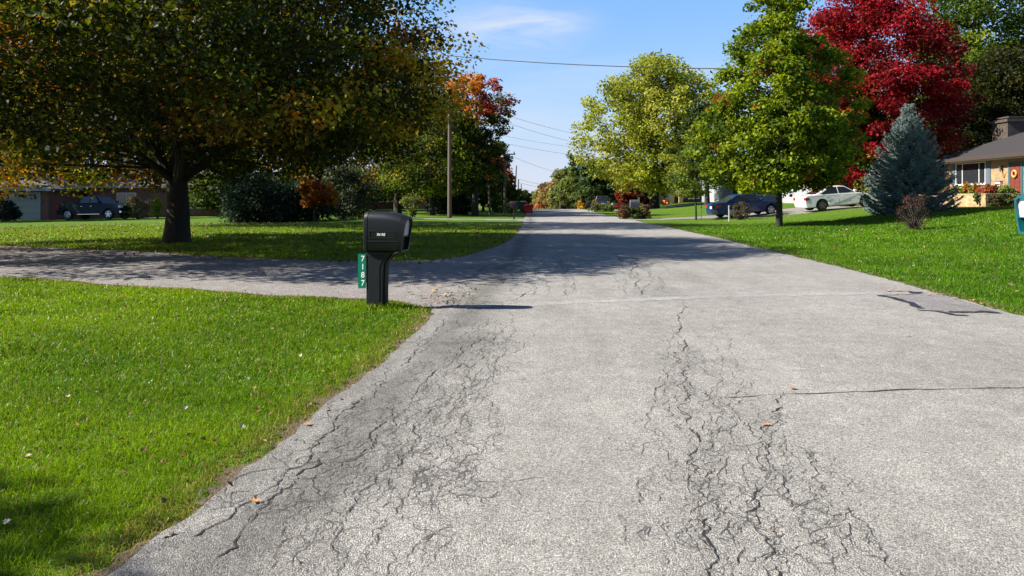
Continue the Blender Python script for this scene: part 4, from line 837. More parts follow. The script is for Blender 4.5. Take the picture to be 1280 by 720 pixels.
# ------------------------------------------------------------------ moulded mailboxes
def moulded_mailbox(label, loc, rz, plastic, inner, post_h=.70, sign=None):
    t = thing('mailbox', label, 'mailbox', loc, rz); b = post_h; hw = .135
    # rounded-top cross-section lofted from back (u=0) to the slanted front
    def section(u0, u1, w_, zb, zt, k=9, rr=.105):
        """ring of points; u shifts linearly from u0 at zb to u1 at zt"""
        pts = [(-w_+.015, zb), (w_-.015, zb), (w_, zb+.02)]
        for i in range(k+1):
            a = math.pi/2*i/k; pts.append((w_-rr+rr*math.cos(a), zt-rr+rr*math.sin(a)*1.0))
        for i in range(k+1):
            a = math.pi/2+math.pi/2*i/k; pts.append((-w_+rr+rr*math.cos(a), zt-rr+rr*math.sin(a)))
        pts.append((-w_, zb+.02)); return [(u0+(u1-u0)*(z-zb)/(zt-zb), y, z) for y, z in pts]
    H_ = .50
    ss = [section(0, .0, hw-.012, b, b+H_-.02), section(.012, .012, hw, b, b+H_-.008), section(.055, .055, hw, b, b+H_)]
    MB().rings(ss).build('rear_cap', plastic, t, smooth=True)
    s2 = [section(.06, .06, hw-.003, b+.002, b+H_-.004), section(.25, .25, hw-.002, b+.002, b+H_-.008), section(.38, .42, hw, b, b+H_-.026), section(.445, .50, hw, b-.002, b+H_-.05)]
    MB().rings(s2).build('box', plastic, t, smooth=True)
    # hood: open front rim, slanting in towards the bottom
    o1 = section(.448, .505, hw+.006, b-.006, b+H_-.046); o2 = section(.505, .572, hw+.006, b-.004, b+H_-.075, rr=.11)
    i2 = section(.505, .572, hw-.016, b+.016, b+H_-.097, rr=.10); i1 = section(.450, .507, hw-.016, b+.016, b+H_-.075)
    MB().rings([o1, o2, i2, i1], cap=False).build('hood_rim', plastic, t, smooth=True)
    # door in upper half, open paper slot below
    zm = b+.19; sl = lambda z, d: .452+d+(.057)*(z-b)/.45
    MB().add([(sl(zm, .01), -hw+.02, zm), (sl(zm, .01), hw-.02, zm), (sl(b+.345, .01), hw-.02, b+.345), (sl(b+.40, .01), hw-.07, b+.40), (sl(b+.40, .01), -hw+.07, b+.40), (sl(b+.345, .01), -hw+.02, b+.345),
              (sl(zm, .03), -hw+.02, zm), (sl(zm, .03), hw-.02, zm), (sl(b+.345, .03), hw-.02, b+.345), (sl(b+.40, .03), hw-.07, b+.40), (sl(b+.40, .03), -hw+.07, b+.40), (sl(b+.345, .03), -hw+.02, b+.345)],
             [(0, 1, 2, 3, 4, 5), (6, 7, 8, 9, 10, 11)]+[(i, (i+1) % 6, 6+(i+1) % 6, 6+i) for i in range(6)]).build('door', inner, t)
    MB().box(.447, .462, -hw+.018, hw-.018, b+.02, zm-.012).build('paper_slot', M['dark'], t)
    MB().box(.455, .52, -hw+.012, hw-.012, zm-.012, zm+.0).build('shelf', plastic, t, bevel=.003)
    # seam groove and raised name panels on both sides
    for sgn in (-1, 1):
        y = sgn*(hw-.001); e = sgn*.004
        q = MB()
        q.box(.085, .435, min(y, y+e), max(y, y+e), b+.245, b+.252).box(.085, .435, min(y, y+e), max(y, y+e), b+.161, b+.168).box(.085, .092, min(y, y+e), max(y, y+e), b+.168, b+.245).box(.428, .435, min(y, y+e), max(y, y+e), b+.168, b+.245)
        q.box(.06, .46, min(y, y+e*1.5), max(y, y+e*1.5), b+.118, b+.128); q.build('name_panel_frame', plastic, t, bevel=.0015)
    # post with sweeping bracket, in profile
    pr = [(.015, -.15), (.245, -.15), (.245, .35), (.25, b-.22), (.265, b-.15), (.30, b-.085), (.36, b-.035), (.44, b-.004), (.015, b-.004)]
    MB().prism(pr, -.075, .075, 'y').build('post', plastic, t, bevel=.014)
    pr2 = [(.05, .05), (.20, .05), (.20, b-.2), (.23, b-.13), (.27, b-.06), (.05, b-.06)]
    for sgn in (-1, 1): MB().prism(pr2, sgn*.0755 if sgn > 0 else -.081, .081 if sgn > 0 else -.0755, 'y').build('post_panel', plastic, t, bevel=.003)
    MB().prism([(.249, .05), (.263, .05), (.263, .35), (.268, b-.22), (.284, b-.145), (.318, b-.077), (.372, b-.03), (.36, b-.043), (.305, b-.09), (.27, b-.152), (.252, b-.22), (.249, .35)], -.055, .055, 'y').build('post_rib', M['dark'], t, bevel=.002)
    if sign:
        g = MB(); h0 = b-.47
        g.prism([(-.088, h0), (.018, h0), (.018, h0+.43), (-.088, h0+.43)], -.004, .0, 'y'); so_ = g.build('number_plate', M['green_sign'], t, bevel=.0012); 
        so_.location = (0, -.080, 0)
        for i, ch in enumerate(sign): text(ch, .098, M['letter_white'], so_, (-.022, -.0055, h0+.43-.062-i*.102), (R(90), 0, 0), 'house_number', .0012)
    return t
gp = ground_px(459, 385.5); p0 = Vector((gp[0], gp[1], Hf(*gp)))
mb1 = moulded_mailbox('black moulded plastic mailbox with green 7187 number plate beside the left driveway mouth', p0, R(-13), M['black_plastic'], M['grey_panel'], .735, '7187')
text('IN RE', .046, M['letter_white'], mb1, (.245, -.139, .735+.207), (R(90), 0, 0), 'name_lettering', .001)
p0 = Vector((6.37, 9.1, Hf(6.3, 9.1))); moulded_mailbox('teal moulded plastic mailbox with white door at the right edge of the picture', p0, R(176), M['teal_plastic'], M['white_plastic'], 1.0)
# fresh tuft at the near mailbox foot
xs = rg.normal(p0.x*0+gp[0]+.13, .20, 900); ys = rg.normal(gp[1]-.03, .10, 900)
blades('grass', 'taller untrimmed grass tuft round the foot of the black mailbox post', xs, ys, rg.uniform(.06, .13, 900), rg.uniform(.005, .010, 900), gcols(xs, ys, np.full(900, 1.), rg), 77)

# simple arched roadside mailboxes
def arch_box(t, L_, w_, h, z0, mat, door):
    def ring(x, s=1.0):
        r_ = w_/2*s; return [(x, -r_, z0+(1-s)*.03), (x, r_, z0+(1-s)*.03)]+[(x, r_*math.cos(a), z0+h-w_/2+r_*math.sin(a)) for a in [math.pi*i/10 for i in range(11)]]
    MB().rings([ring(-L_/2, .96), ring(-L_/2+.01), ring(L_/2-.01), ring(L_/2, .96)]).build('box', mat, t, smooth=True)
    MB().rings([ring(L_/2+.001, .9), ring(L_/2+.014, .88)]).build('door', door, t, smooth=True)
def post_mailbox(label, px, D, w_, h, z0, L_, mat, posts, rz, ptype='round'):
    t = thing('mailbox', label, 'mailbox', at(px, D), rz); arch_box(t, L_, w_, h, z0, mat, mat)
    for y in posts: MB().tube([(0, y, -.1), (0, y, z0)], .055, 10).build('post', M['black_plastic'], t)
    MB().box(-L_*.45, L_*.45, -w_*.42, w_*.42, z0-.03, z0-.001).build('mounting_board', M['pole'], t, bevel=.004)
    MB().box(-.02, .02, -w_/2-.016, -w_/2-.004, z0+h*.45, z0+h*.95).build('flag', M['lamp_red'], t); return t
post_mailbox('black mailbox on a black post at the left kerb, halfway down the road', 642.5, 54, .34, .42, .83, .55, M['black_plastic'], [0], 0)
post_mailbox('wide grey mailbox on two posts among low shrubs on the right verge', 793, 57, .44, .52, .82, .62, M['dark_metal'], [-.08, .08], math.pi)
post_mailbox('small black mailbox at the far right driveway beside the clipped shrub', 736, 87, .42, .38, .72, .55, M['black_plastic'], [0], math.pi)

# ------------------------------------------------------------------ utility poles and wires
def wire(label, a, b, sag, rad, cat='cable', parts=28):
    a = Vector(a); b = Vector(b); pts = []
    for i in range(parts+1):
        q = i/parts; p = a.lerp(b, q); p.z -= sag*4*q*(1-q); pts.append(p)
    o = MB().tube(pts, rad, 5).build('overhead_cable', M['cable'], None, smooth=True); return tag(o, label, cat, 'overhead cables')
def pole(label, px, D, top, r0=.14, lean=0, extras=False, mat='pole'):
    p = at(px, D); h = CAMZ+(250-top)*D/1000-p.z; t = thing('utility_pole', label, 'pole', p)
    MB().tube([(0, 0, -.3), (lean*.5, 0, h*.5), (lean, 0, h)], [r0*1.15, r0, r0*.75], 12).build('shaft', M[mat], t, smooth=True)
    if extras:
        MB().tube([(lean*.8+.28, 0, h*.80), (lean*.8+.28, 0, h*.80+.95)], .24, 12).build('transformer', M['metal_grey'], t, bevel=.03)
        MB().box(lean-1.0, lean+1.0, -.06, .06, h*.955, h*.955+.11).build('crossarm', M['pole'], t)
        for x in (-.9, .9): MB().tube([(lean+x, 0, h*.955+.11), (lean+x, 0, h*.955+.3)], [.06, .04], 8).build('insulator', M['metal_grey'], t)
    return Vector((p.x+lean, p.y, p.z+h))
T1 = pole('nearest utility pole, plain wood, standing on the left lawn above the small shrub', 562, 58, 122, .14)
T2 = pole('thin wooden pole in front of the dark trees left of the transformer pole', 612.5, 73, 178, .10, -.25)
T3 = pole('dark utility pole carrying a transformer and crossarm', 631, 76, 190, .13, 0, True)
T4 = pole('pale thin pole leaning right, just behind the far left mailbox', 642, 100, 207, .13, .35, mat='metal_grey')
T5 = pole('short far utility pole, second from the end of the line', 648, 150, 224, .15)
T6 = pole('farthest utility pole behind the trash bins', 651.5, 200, 230, .16)
def W3(px, py, D): return Vector(((px-640)*D/1000, D, CAMZ+(250-py)*D/1000))
wire('thick cable crossing the sky high above the road from the big maple', W3(500, 63, 60), W3(960, 86, 44), .35, .028)
wire('upper thin cable leaving the orange topped maple towards the yellow green tree', W3(560, 118, 61), W3(780, 178, 80), .5, .012)
wire('lower thin cable leaving the orange topped maple towards the yellow green tree', W3(560, 126, 61), W3(780, 190, 80), .5, .012)
wire('faint cable crossing the sky just above the transformer pole', W3(600, 163, 82), W3(790, 190, 90), .4, .010)
wire('faint lower cable from the dark trees to the far right trees', W3(600, 172, 82), W3(790, 200, 90), .4, .012)
wire('short cable leaving the transformer pole top over the road', T3-Vector((-.9, 0, .5)), W3(735, 222, 120), .4, .012)
wire('low pair cable over the far road, upper one', T5, W3(712, 236, 150), .2, .022)
wire('low pair cable over the far road, lower one', T5-Vector((0, 0, .6)), W3(712, 240, 150), .2, .022)
wire('lowest faint cable above the vanishing point of the road', T6-Vector((0, 0, 1)), W3(700, 246, 200), .2, .025)
wire('cable dropping along the shaded trees from the nearest pole to the transformer pole', T1-Vector((0, 0, 1.5)), T3-Vector((0, 0, 3)), .6, .02)

# ------------------------------------------------------------------ vehicles
def arc(cx, cz, r_, a0, a1, n=9): return [(cx+r_*math.cos(a0+(a1-a0)*i/n), cz+r_*math.sin(a0+(a1-a0)*i/n)) for i in range(n+1)]
def wheel(t, x, y, r_, rimmat, side):
    wl = MB().tube([(x, y-.02*side, r_), (x, y, r_)], r_*.45, 16).build('wheel', M['dark'], t)
    w_ = .11
    MB().tube([(x, y-w_, r_), (x, y-w_*.8, r_), (x, y+w_*.8, r_), (x, y+w_, r_)], [r_*.9, r_, r_, r_*.9], 28).build('tyre', M['tyre'], wl, smooth=True)
    q = MB(); yo = y+side*(w_+.006); q.rings([[(x+r_*.68*math.cos(a), yo, r_+r_*.68*math.sin(a)) for a in [2*math.pi*i/24 for i in range(24)]], [(x+r_*.58*math.cos(a), yo+side*.012, r_+r_*.58*math.sin(a)) for a in [2*math.pi*i/24 for i in range(24)]], [(x+r_*.56*math.cos(a), yo-side*.03, r_+r_*.56*math.sin(a)) for a in [2*math.pi*i/24 for i in range(24)]]], cap=False)
    for k in range(5):
        a = 2*math.pi*k/5+.3; c, s_ = math.cos(a), math.sin(a); n_ = (-s_*.05, c*.05)
        q.add([(x+n_[0]*1.3, yo+side*.004, r_+n_[1]*1.3), (x-n_[0]*1.3, yo+side*.004, r_-n_[1]*1.3), (x+c*r_*.6-n_[0]*.8, yo+side*.004, r_+s_*r_*.6-n_[1]*.8), (x+c*r_*.6+n_[0]*.8, yo+side*.004, r_+s_*r_*.6+n_[1]*.8),
               (x+n_[0]*1.3, yo-side*.02, r_+n_[1]*1.3), (x-n_[0]*1.3, yo-side*.02, r_-n_[1]*1.3), (x+c*r_*.6-n_[0]*.8, yo-side*.02, r_+s_*r_*.6-n_[1]*.8), (x+c*r_*.6+n_[0]*.8, yo-side*.02, r_+s_*r_*.6+n_[1]*.8)],
              [(0, 1, 2, 3), (4, 5, 6, 7), (0, 1, 5, 4), (1, 2, 6, 5), (2, 3, 7, 6), (3, 0, 4, 7)])
    q.disc((x, yo, r_), r_*.16, 'y', 12, .02); q.build('rim', rimmat, wl, smooth=True)
def car(name, label, cat, loc, rz, paint, kind='sedan', rimmat=None, group=None):
    t = thing(name, label, cat, loc, rz, group); rimmat = rimmat or M['rim']
    if kind == 'sedan':
        L_, Wd, r_ = 4.75, .89, .33; xf, xb = 1.42, -1.35; zb = .24
        top = [(2.34, .50), (2.30, .66), (2.05, .76), (1.2, .90), (.95, .93), (-1.55, 1.00), (-2.15, .99), (-2.33, .93), (-2.37, .62), (-2.33, .34)]
        cab = [(1.02, .90), (.25, 1.40), (-.15, 1.45), (-.75, 1.42), (-1.75, .98)]; bel = .94; roof_w, belt_w = .57, .80
        pill = [(.82, .98, .22, 1.335), (-.30, 1.375, -1.30, 1.06)]
    elif kind == 'pickup':
        L_, Wd, r_ = 5.8, 1.0, .40; xf, xb = 1.82, -1.80; zb = .42
        top = [(2.82, .62), (2.84, 1.02), (2.68, 1.12), (1.35, 1.24), (1.2, 1.26), (-1.0, 1.27), (-2.86, 1.25), (-2.9, .75), (-2.88, .55)]
        cab = [(1.28, 1.20), (.55, 1.82), (.2, 1.87), (-.72, 1.85), (-.95, 1.22)]; bel = 1.26; roof_w, belt_w = .72, .92
    else:
        L_, Wd, r_ = 4.9, .95, .34; xf, xb = 1.55, -1.45; zb = .26
        top = [(2.38, .5), (2.36, .78), (2.1, .92), (1.5, 1.02), (-2.35, 1.06), (-2.42, .6), (-2.38, .34)]
        cab = [(1.6, 1.0), (.75, 1.62), (.2, 1.72), (-2.1, 1.68), (-2.36, 1.04)]; bel = 1.04; roof_w, belt_w = .70, .88
    ar = r_*1.2
    def arch(cx): return [(x, z) for x, z in arc(cx, r_, ar, math.pi, 0) if z > zb-.02]
    bot = [(top[-1][0]+.05, zb)]+[(xb-ar, zb)]+arch(xb)+[(xb+ar, zb)]+[(xf-ar, zb)]+arch(xf)+[(xf+ar, zb)]+[(top[0][0]-.06, zb+.02)]
    poly = bot+top; n = len(poly)
    def yw(x, z):
        end = min(1, (abs(abs(x)-L_/2))/.5+.0); taper = .86+.14*min(1, end*1.3)**.6; tuck = 1 if z < bel*.72 else 1-.11*(z-bel*.72)/(bel*.28+.05); low = 1-.05*max(0, (zb+.15-z))/.15
        return Wd*taper*min(1, tuck)*low
    q = MB(); vs = [(x, -yw(x, z), z) for x, z in poly]+[(x, yw(x, z), z) for x, z in poly]
    q.add(vs, [tuple(range(n)), tuple(range(n, 2*n))[::-1]]+[(i, n+i, n+(i+1) % n, (i+1) % n) for i in range(n)])
    q.build('body', paint, t, bevel=.045 if kind != 'pickup' else .035, seg=3)
    MB().box(xb-ar*.98, xf+ar*.98, -Wd*.80, Wd*.80, zb-.04, min(.62, bel-.3)).build('underbody', M['dark'], t)
    # cabin
    m = len(cab); zt = max(z for _, z in cab)
    def cw(z): f = (z-bel)/(zt-bel); return belt_w+(roof_w-belt_w)*max(0, f)
    q = MB(); q.add([(x, -cw(z), z) for x, z in cab]+[(x, cw(z), z) for x, z in cab], [tuple(range(m)), tuple(range(m, 2*m))[::-1]]+[(i, m+i, m+(i+1) % m, (i+1) % m) for i in range(m)])
    q.build('roof', paint, t, bevel=.05, seg=3)
    def sidewin(pts, nm='side_window'):
        for s_ in (-1, 1):
            k = len(pts); a = [(x, s_*(cw(z)+.004), z) for x, z in pts]; b = [(x, s_*(cw(z)-.02), z) for x, z in pts]
            MB().add(a+b, [tuple(range(k)), tuple(range(k, 2*k))[::-1]]+[(i, k+i, k+(i+1) % k, (i+1) % k) for i in range(k)]).build(nm, M['car_glass'], t)
    def quadwin(nm, p, r2, ins=.06):
        (x0, z0), (x1, z1) = p, r2; dx, dz = x1-x0, z1-z0; nl = math.hypot(dx, dz); nx_, nz_ = (dz/nl, -dx/nl) if x0 > x1 and dz > 0 else (-dz/nl, dx/nl)
        if nz_ < 0: nx_, nz_ = -nx_, -nz_
        A_ = (x0+dx*.10, z0+dz*.10); B_ = (x0+dx*.90, z0+dz*.90); e = .006
        MB().add([(A_[0]+nx_*e, -cw(A_[1])+ins, A_[1]+nz_*e), (A_[0]+nx_*e, cw(A_[1])-ins, A_[1]+nz_*e), (B_[0]+nx_*e, cw(B_[1])-ins, B_[1]+nz_*e), (B_[0]+nx_*e, -cw(B_[1])+ins, B_[1]+nz_*e),
                  (A_[0]-nx_*.02, -cw(A_[1])+ins, A_[1]-nz_*.02), (A_[0]-nx_*.02, cw(A_[1])-ins, A_[1]-nz_*.02), (B_[0]-nx_*.02, cw(B_[1])-ins, B_[1]-nz_*.02), (B_[0]-nx_*.02, -cw(B_[1])+ins, B_[1]-nz_*.02)],
                 [(0, 1, 2, 3), (4, 7, 6, 5), (0, 4, 5, 1), (1, 5, 6, 2), (2, 6, 7, 3), (3, 7, 4, 0)]).build(nm, M['car_glass'], t)
    quadwin('windshield', cab[0], cab[1]); quadwin('rear_window', cab[-1], cab[-2])
    if kind == 'sedan':
        sidewin([(.80, .985), (.24, 1.35), (-.20, 1.385), (-.20, .985)]); sidewin([(-.27, .985), (-.27, 1.385), (-.72, 1.36), (-1.36, 1.03), (-1.2, .985)])
        dz_, lampz = .86, .72
    elif kind == 'pickup':
        sidewin([(1.02, 1.30), (.50, 1.74), (.17, 1.78), (.17, 1.30)]); sidewin([(.09, 1.30), (.09, 1.78), (-.66, 1.76), (-.78, 1.30)]); dz_, lampz = 1.1, .98
        MB().box(-2.80, -1.02, -.80, .80, 1.20, 1.262).build('bed_cover', M['dark'], t)
        MB().box(2.80, 2.875, -.62, .62, .72, 1.0).build('grille', M['dark'], t, bevel=.01)
        MB().box(2.74, 2.93, -.95, .95, .46, .66).build('bumper', M['chrome'], t, bevel=.03)
        for s_ in (-1, 1): MB().box(-.9, 1.1, *(sorted((s_*.99, s_*1.05))), .40, .46).build('running_board', M['chrome'], t, bevel=.01)
    else:
        sidewin([(1.30, 1.09), (.78, 1.52), (.3, 1.60), (.3, 1.09)]); sidewin([(.2, 1.09), (.2, 1.60), (-.8, 1.60), (-.8, 1.09)]); sidewin([(-.9, 1.09), (-.9, 1.60), (-2.0, 1.58), (-2.15, 1.09)]); dz_, lampz = .95, .85
    for s_ in (-1, 1):
        hx = 2.22 if kind == 'sedan' else (2.74 if kind == 'pickup' else 2.26); ww = yw(hx, lampz)
        MB().box(hx-.10, hx+(.115 if kind != 'pickup' else .10), *sorted((s_*(ww-.30), s_*(ww+.012))), lampz-.10, lampz+(.03 if kind == 'sedan' else .1)).build('headlight', M['lamp_clear'], t, bevel=.02)
        rx = -2.27 if kind == 'sedan' else (-2.84 if kind == 'pickup' else -2.34); ww = yw(rx, lampz)
        MB().box(rx-.105 if kind == 'sedan' else rx-.07, rx+.16, *sorted((s_*(ww-.26), s_*(ww+.014))), lampz-.02 if kind == 'sedan' else lampz-.2, lampz+.15).build('taillight', M['lamp_red'], t, bevel=.02)
        for hx_ in ((.02, -1.0) if kind == 'sedan' else ((.30, -.55) if kind == 'pickup' else (.4, -.7))):
            yv = yw(hx_, dz_-.05); MB().box(hx_-.09, hx_+.09, *sorted((s_*(yv-.01), s_*(yv+.03))), dz_-.07, dz_-.035).build('door_handle', M['chrome'] if kind == 'pickup' else paint, t, bevel=.008)
        mz = bel+.06; mxp = cab[0][0]-.25; MB().box(mxp-.07, mxp+.09, *sorted((s_*(belt_w+.02), s_*(belt_w+.20))), mz, mz+.14).build('mirror', paint, t, bevel=.03)
        for gx in ([.92, -.25, -1.3] if kind == 'sedan' else [1.2, .13, -.95]):
            gy = yw(gx, bel*.6)+.0015; MB().box(gx-.005, gx+.005, *sorted((s_*(gy-.01), s_*gy)), zb+.14, bel*.70).build('door_seam', M['dark'], t)
    plate_x = {'sedan': -2.385, 'pickup': -2.91, 'van': -2.43}[kind]; MB().box(plate_x-.008, plate_x+.02, -.16, .16, .64 if kind != 'pickup' else .68, .80 if kind != 'pickup' else .84).build('license_plate', M['white_plastic'], t)
    for x in (xf, xb):
        for s_ in (-1, 1): wheel(t, x, s_*(Wd-.12), r_, rimmat, s_)
    return t
def ground_tilt(o, x, y, rz, half=1.4):
    c, s_ = math.cos(rz), math.sin(rz); dz = Hf(x+c*half, y+s_*half)-Hf(x-c*half, y-s_*half); o.rotation_euler = (0, -math.atan2(dz, 2*half), rz)
def park(px, D, rz, *a, **k):
    p = at(px, D, .02); o = car(a[0], a[1], a[2], p, rz, *a[3:], **k); ground_tilt(o, p.x, p.y, rz); return o
park(931, 52.5, R(14), 'parked_car', 'dark blue sedan parked behind the sweetgum, red taillight towards the road', 'car', M['paint_blue'], 'sedan')
park(1046, 49.5, R(6), 'parked_car', 'white sedan with dark wheels parked right of the sweetgum trunk', 'car', M['paint_white'], 'sedan', M['dark_rim'])
park(121, 62.5, R(-12), 'pickup_truck', 'dark teal crew cab pickup truck parked before the red brick house', 'pickup truck', M['paint_teal'], 'pickup')
park(753, 101, R(84), 'parked_minivan', 'dark blue minivan parked behind the clipped shrub far right of the road', 'minivan', M['paint_navy'], 'van')

# ------------------------------------------------------------------ houses
def framed_window(parent, o, u, n, w_, h, mullions=1, frame='white_paint', fw=.07):
    """o lower-left corner, u unit along wall, n outward normal"""
    o, u, n = Vector(o), Vector(u), Vector(n); zv = Vector((0, 0, 1))
    def slab(a0, a1, z0, z1, d0, d1, nm, mat, par):
        vs = [o+u*a+zv*z+n*d for d in (d0, d1) for a, z in ((a0, z0), (a1, z0), (a1, z1), (a0, z1))]
        return MB().add(vs, [(0, 1, 2, 3), (4, 5, 6, 7), (0, 1, 5, 4), (1, 2, 6, 5), (2, 3, 7, 6), (3, 0, 4, 7)]).build(nm, M[mat], par)
    g = slab(0, w_, 0, h, -.02, .012, 'window', 'glass', parent)
    q = MB()
    def add(a0, a1, z0, z1, d1=.05):
        vs = [o+u*a+zv*z+n*d for d in (.002, d1) for a, z in ((a0, z0), (a1, z0), (a1, z1), (a0, z1))]
        q.add(vs, [(0, 1, 2, 3), (4, 5, 6, 7), (0, 1, 5, 4), (1, 2, 6, 5), (2, 3, 7, 6), (3, 0, 4, 7)])
    add(-fw, 0, -fw, h+fw); add(w_, w_+fw, -fw, h+fw); add(0, w_, h, h+fw); add(0, w_, -fw, 0)
    ms = mullions if hasattr(mullions, '__len__') else [w_*(k+1)/(mullions+1) for k in range(mullions)]
    for m in ms: add(m-.025, m+.025, 0, h, .04)
    q.build('frame', M[frame], g)
    slab(-fw-.05, w_+fw+.05, -fw-.06, -fw-.002, .0, .11, 'sill', frame, g); return g
# tan brick house on the right: front wall plane X = 27 facing the road
fz = 1.25
hs = thing('brick_house', 'tan brick ranch house with dark shingled hip roof at the right edge', 'house', (0, 0, 0))
WX = 27.0; Y0, Y1 = 31.0, 50.0; XB = 37.0; ez = 3.80
hp = lambda *a: Vector(a)
q = MB(); q.box(WX, XB, Y0, Y1, fz-.6, ez); q.build('wall', M['brick_tan'], hs)
oh = .65; xa, xb_, ya, yb = WX-oh, XB+oh, Y0-oh, Y1+oh; rz_ = 6.25; hx_ = (xa+xb_)/2; run = (xb_-xa)/2
vs = [(xa, ya, ez+.1), (xb_, ya, ez+.1), (xb_, yb, ez+.1), (xa, yb, ez+.1), (hx_, ya+run, rz_), (hx_, yb-run, rz_), (xa, ya, ez+.02), (xb_, ya, ez+.02), (xb_, yb, ez+.02), (xa, yb, ez+.02)]
rf = MB().add(vs, [(0, 1, 4), (1, 2, 5, 4), (2, 3, 5), (3, 0, 4, 5), (6, 9, 8, 7), (0, 6, 7, 1), (1, 7, 8, 2), (2, 8, 9, 3), (3, 9, 6, 0)]).build('roof', M['roof'], hs)
MB().box(xa-.05, xa+.10, ya, yb, ez-.09, ez+.125).build('gutter', M['trim_dark'], rf, bevel=.02)
MB().box(xa+.1, xa+.14, ya, yb, ez-.15, ez-.0).box(xa+.14, WX, ya+.05, yb-.05, ez-.03, ez-.001).build('soffit', M['cream'], rf)
chy = 49.0; chx = 30.5
ch = MB().box(chx-.75, chx+.75, chy-1.0, chy+.55, 4.0, 6.15).build('chimney', M['brick_dark'], rf)
MB().box(chx-.85, chx+.85, chy-1.1, chy+.65, 6.15, 6.32).box(chx-.5, chx+.5, chy-.75, chy+.3, 6.32, 6.42).box(chx-.6, chx+.6, chy-.85, chy+.4, 6.42, 6.5).build('chimney_cap', M['brick_dark'], ch)
# window: pixel 1196..1232
def wy(px): return WX*1000/(px-640)
def zz(px, py): return CAMZ+(250-py)/1000*wy(px)
a_, b_ = wy(1232), wy(1196)
framed_window(hs, (WX, b_, 2.42), (0, -1, 0), (-1, 0, 0), b_-a_, 1.17, [(b_-a_)*.22, (b_-a_)*.80], fw=.045)
for y0_ in (a_-.50, b_+.10): 
    q = MB().box(WX-.04, WX-.003, y0_, y0_+.40, 2.36, 3.66)
    for k in range(16): q.box(WX-.052, WX-.0405, y0_+.05, y0_+.35, 2.42+k*.075, 2.42+k*.075+.04)
    q.build('shutter', M['slate_shutter'], hs)
dy0, dy1 = wy(1277), wy(1263.5)
dr = MB().box(WX-.03, WX-.003, dy0, dy1, fz+.1, 3.42).build('door', M['door_red'], hs)
q = MB()
for k in range(3):
    for s_ in range(2):
        yy0 = dy0+.1+s_*.42; q.box(WX-.045, WX-.031, yy0, yy0+.3, fz+.25+k*.62, fz+.75+k*.62)
q.build('door_panel', M['door_red'], dr); MB().tube([(WX-.03, dy1-.09, 2.3), (WX-.09, dy1-.09, 2.3)], .03, 8).build('handle', M['brass'], dr)
MB().box(WX-.05, WX-.002, dy1+.0, dy1+.16, fz+.1, 3.52).box(WX-.05, WX-.002, dy0-.16, dy0, fz+.1, 3.52).box(WX-.05, WX-.002, dy0, dy1, 3.42, 3.52).build('door_frame', M['trim_teal'], hs, bevel=.005)
def torus(r0, r1, n=20, m=8, c=(0, 0, 0)):
    q = MB(); V = []; F_ = []
    for i in range(n):
        a = 2*math.pi*i/n
        for j in range(m):
            b = 2*math.pi*j/m; rr = r0+r1*math.cos(b)*(1+.2*math.sin(i*2.7+j)); V.append((c[0]+r1*math.sin(b), c[1]+rr*math.cos(a), c[2]+rr*math.sin(a)))
    for i in range(n):
        for j in range(m): F_.append((i*m+j, ((i+1) % n)*m+j, ((i+1) % n)*m+(j+1) % m, i*m+(j+1) % m))
    return q.add(V, F_)
o = torus(.17, .055).build('door_wreath', M['straw'], None, smooth=True); o.location = (WX-.10, (dy0+dy1)/2, 2.85); tag(o, 'straw autumn wreath hanging on the red front door', 'wreath')
ly = wy(1253.5)
lp = thing('wall_lamp', 'dark wall lantern beside the red front door of the tan house', 'lamp', (WX, ly, 3.05)); MB().box(-.05, -.003, -.06, .06, .05, .3).tube([(-.05, 0, .25), (-.13, 0, .28), (-.16, 0, .2)], .015, 6).build('bracket', M['trim_dark'], lp)
MB().tube([(-.16, 0, -.05), (-.16, 0, .17)], [.05, .08], 6).build('lantern', M['metal_grey'], lp); MB().tube([(-.16, 0, .171), (-.16, 0, .24)], [.1, .02], 6).build('cap', M['trim_dark'], lp)
o = MB().tube([(-.04, 0, 0), (-.003, 0, 0)], .14, 14).build('wall_plaque', M['brass'], None, bevel=.01); o.location = (WX, wy(1255), 2.83); tag(o, 'round yellow plaque on the brick wall below the lantern', 'plaque')
wm = thing('letter_box', 'cream letter box with dark slot on the brick wall between window and door', 'letter box', (WX, wy(1250), 1.9))
MB().box(-.16, -.003, -.24, .24, 0, .56).build('box', M['cream'], wm, bevel=.02); MB().box(-.17, -.161, -.19, .19, .38, .44).build('slot', M['dark'], wm); MB().box(-.19, -.003, -.26, .26, .565, .62).build('lid', M['metal_grey'], wm, bevel=.01)
